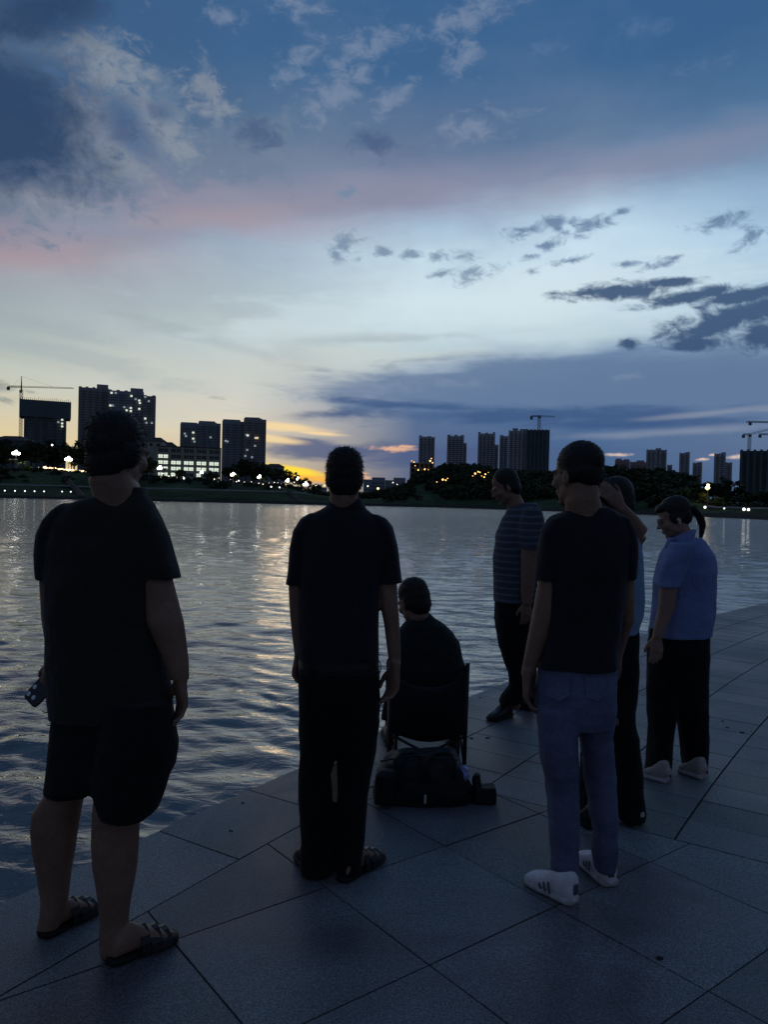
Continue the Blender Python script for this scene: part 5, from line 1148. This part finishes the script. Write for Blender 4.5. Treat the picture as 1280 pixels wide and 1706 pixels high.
n0 = len(rows_); mb.add(rows_+[q-V3((0,0,.006)) for q in rows_], fs+[tuple(n0+k_ for k_ in reversed(f_)) for f_ in fs]); mb.build('seat', M['black_nylon'], ch, smooth=True)
tag(ch, 'black folding camp chair with crossed legs holding the seated person', 'chair')
pm = person('person sitting in the folding chair at the water edge, bent forward, back turned', 712, 1282)
D2 = D + .12; xc = (xl_+xr_)/2
mb = MB(); HM = head(mb, z(688, 1003, D2+.10), 1.04, 38, 26); neck(mb, HM, z(700, 1056, D2+.10), .058, .060)
spans(mb, D2, [(1050,672,738,.08,.06),(1090,662,750,.11,.03),(1150,664,748,.12),(1190,670,742,.12)])
for sg in (-1, 1):
    hip = V3((xc+sg*.09, D2+.02, zs+.16)); kn = V3((xc+sg*.16, D2+.44, zs+.26)); ft = V3((xc+sg*.19, D2+.42, .09))
    if sg < 0: ft = V3((xc-.20, D2+.40, .09))
    mb.tube([hip, (hip+kn)/2, kn], [.085,.075,.058], 16, V3((0,0,1))); mb.tube([kn, (kn*.6+ft*.4), ft], [.056,.054,.036], 16)
    foot(mb, V3((ft.x, ft.y-.05, 0)), V3((ft.x+sg*.02, ft.y+.19, 0)), .95)
    shd = V3((xc+sg*.13, D2+.04, z(715,1085,D2).z)); el_ = V3((xc+sg*.16, D2+.20, zs+.36)); wr_ = V3((xc+sg*.10, D2+.42, zs+.36))
    mb.tube([shd, (shd+el_)/2, el_, (el_+wr_)/2, wr_], [.052,.048,.042,.038,.027], 14)
    hand(mb, wr_, V3((-sg*.25, 1, -.1)), V3((-sg*1, 0, .4)), 1.0, 1.1, .6, palm_n=(0, 0, -1))
mb.build('body', M['skin'], pm, voxel=.007, sm=3)
hair_cap(HM, CAP, 'hair', M['hair'], pm, 1800, .012, seed=7)
mb = MB()
spans(mb, D2, [(1022,686,718,.055,.09),(1030,680,727,.075,.08),(1040,671,742,.10,.06),(1056,660,757,.12,.05),(1078,652,768,.135,.03),(1110,648,775,.145,.01),(1160,652,770,.15),(1190,660,762,.15),(1212,668,754,.14)], 2.4, 28)
for sg in (-1, 1):
    shd = V3((xc+sg*.12, D2+.04, z(715,1078,D2).z)); el_ = V3((xc+sg*.155, D2+.20, zs+.36)); wr_ = V3((xc+sg*.10, D2+.37, zs+.36))
    mb.tube([shd, (shd+el_)/2, el_, (el_+wr_)/2, wr_], [.072,.066,.058,.052,.045], 18)
mb.build('jacket', M['green_jacket'], pm, voxel=.0065, sm=3, disp=FOLD)
mb = MB()
mb.loft([(V3((xc, D2-.0, zs+.07)), V3((.13,0,0)), V3((0,.10,0))), (V3((xc, D2, zs+.22)), V3((.155,0,0)), V3((0,.14,0)))], 24, 2.4)
for sg in (-1, 1):
    hip = V3((xc+sg*.09, D2+.02, zs+.17)); kn = V3((xc+sg*.16, D2+.45, zs+.26)); ft = V3((xc+sg*.20, D2+.41, .13))
    mb.tube([hip, (hip+kn)/2, kn + V3((0,.02,.01))], [.10,.092,.075], 18, V3((0,0,1))); mb.tube([kn+V3((0,.01,.03)), kn, (kn*.5+ft*.5), ft], [.05,.070,.062,.056], 18)
mb.build('trousers', M['black_trousers'], pm, voxel=.0065, sm=2, disp=FOLDT)
for sg in (-1, 1):
    fx = xc+sg*.195; shoe(pm, V3((fx, D2+.34, 0)), V3((fx+sg*.02, D2+.61, 0)), M['black_leather'], M['black_rubber'], 1.0)
# ---------- the bag on the ground behind the chair
D = 3.92; bg_ = empty('duffel_bag', G(705, 1343)); 
mb = MB(); zb_ = G(705, 1343).z
def bx_(y, xl2, xr2, dep): a = W(xl2, y, D); b_ = W(xr2, y, D); return ((a+b_)/2, (b_-a)/2, V3((0, dep, 0)))
mb.loft([bx_(1347,634,776,.10), bx_(1342,624,784,.13), bx_(1310,622,786,.14), bx_(1280,628,774,.135), bx_(1262,640,764,.115), bx_(1252,664,752,.07)], 30, 3.2)
bag = mb.build('bag_body', M['black_nylon'], bg_, voxel=.006, sm=3, disp=[(.014, (8,8,8)), (.007, (20,20,20))])
for k_ in (0, 1):
    xo = 662 + 52*k_; mb = MB(); mb.tube([W(xo, 1300, D-.145), W(xo-4, 1268, D-.14), W(xo+6, 1256, D-.08), W(xo+26, 1253, D-.04), W(xo+40, 1257, D-.08), W(xo+44, 1270, D-.13), W(xo+42, 1300, D-.145)], .010, 8); mb.build('handle', M['black_nylon'], bg_, smooth=True)
mb = MB(); mb.tube([W(634, 1268, D-.10), W(690, 1258, D-.10), W(762, 1266, D-.09)], .005, 6); mb.build('zip', M['chair_metal'], bg_)
mb = MB(); mb.loft([(W(709, 1324, D-.150), V3((.006,0,0)), V3((0,.004,0))), (W(708.5, 1338, D-.150), V3((.006,0,0)), V3((0,.004,0)))], 8, 5); mb.build('label_tag', M['white_plastic'], bg_)
mb = MB(); mb.loft([(W(640, 1338, D-.142), V3((.05,0,0)), V3((0,.03,0))), (W(644, 1290, D-.148), V3((.055,0,0)), V3((0,.035,0))), (W(648, 1282, D-.14), V3((.045,0,0)), V3((0,.02,0)))], 18, 3); mb.build('side_pocket', M['black_nylon'], bg_, voxel=.006, sm=2)
tag(bg_, 'large black duffel bag lying on the slabs behind the folding chair', 'bag')
pl = empty('plastic_wrapper', W(772, 1292, D-.06)); mb = MB()
mb.loft([(W(772,1304,D-.05), V3((.028,0,0)), V3((0,.02,0))), (W(770,1290,D-.07), V3((.034,0,.004)), V3((0,.028,0))), (W(774,1278,D-.06), V3((.02,0,0)), V3((0,.018,0))), (W(777,1274,D-.05), V3((.008,0,0)), V3((0,.008,0)))], 14)
me_ob = mb.build('film', M['plastic_blue'], pl, voxel=.004, sm=1, disp=[(.012, (40,40,40))]); tag(pl, 'crumpled blue-white plastic bag stuffed at the right end of the duffel bag', 'plastic bag')
# small black pouch and camera-like block beside it
po = empty('black_pouch', G(805, 1335)); D = G(805, 1335).y
mb = MB(); mb.loft([(W(806,1336,D), V3((.062,0,0)), V3((0,.05,0))), (W(808,1318,D), V3((.060,0,0)), V3((0,.05,0))), (W(808,1309,D), V3((.055,0,0)), V3((0,.045,0)))], 20, 4)
mb.loft([(W(797,1318,D), V3((.028,0,0)), V3((0,.035,0))), (W(794,1300,D), V3((.024,0,0)), V3((0,.03,0))), (W(795,1289,D), V3((.014,0,0)), V3((0,.02,0)))], 14, 3)
mb.build('pouch_body', M['black_nylon'], po, voxel=.005, sm=2, disp=[(.004, (25,25,25))]); MB().tube([W(788,1324,D-.05), W(778,1330,D-.07), W(768,1322,D-.06), W(779,1312,D-.05)], .005, 6).build('strap', M['black_nylon'], po)
tag(po, 'small black pouch with an upright neck right of the duffel bag', 'pouch')
# tan bait bucket seen between the polo man's legs
bk = empty('plastic_bucket', G(548, 1350)); D = G(548, 1350).y; s0 = bk.location
mb = MB(); V0 = V3((0,0,0))
mb.loft([(V3((0,0,0)), V3((.095,0,0)), V3((0,.095,0))), (V3((0,0,.03)), V3((.098,0,0)), V3((0,.098,0))), (V3((0,0,.27)), V3((.115,0,0)), V3((0,.115,0))), (V3((0,0,.27)), V3((.108,0,0)), V3((0,.108,0))), (V3((0,0,.05)), V3((.090,0,0)), V3((0,.090,0)))], 28, 2)
mb.build('bucket_wall', M['tan_plastic'], bk, origin=(0,0,0), smooth=False); 
mb = MB(); mb.tube([V3((.118*math.cos(a), .118*math.sin(a), .272)) for a in [2*PI*i/24 for i in range(25)]], .006, 6, V3((0,0,1))); mb.build('rim', M['tan_plastic'], bk, origin=(0,0,0))
mb = MB(); mb.tube([V3((.118*math.cos(a), .03, .265 + .085*math.sin(a))) for a in [PI*i/12 for i in range(13)]], .0035, 6); mb.build('handle', M['silver'], bk, origin=(0,0,0))
tag(bk, 'tan plastic bucket standing behind the legs of the polo-shirted person', 'bucket')
# bits of dirt on the slabs
rg = random.Random(3)
M['dirt'] = pbr('dark_dirt', (.04, .04, .04), .95, .1)
for (x, y, r) in [(405,1337,.010),(385,1384,.010),(786,1230,.014),(813,1229,.016),(1099,1596,.014),(1205,1201,.014),(1212,1212,.013),(1237,1220,.02),(800,1162,.012)]:
    p = G(x, y); mb = MB(); mb.ell((0,0,.001), (r, r*.7, .002), nu=11, nv=5)
    ob = mb.build('dirt_speck', M['dirt'], None, disp=[(.005, (120,120,60))]); ob.location = p
    side = 'small dark speck lying on a slab ' + {405:'left of the polo-shirted person, nearer the edge',385:'left of the polo-shirted person, nearer the joint',786:'touching the right post of the folding chair',813:'between the chair and the striped person',1099:'in the bottom right foreground',1205:'right of the blue-shirted person, highest of three',1212:'right of the blue-shirted person, middle of three',1237:'right of the blue-shirted person, lowest of three',800:'near the water behind the chair'}[x]
    tag(ob, side, 'dirt', 'specks on the pavement')
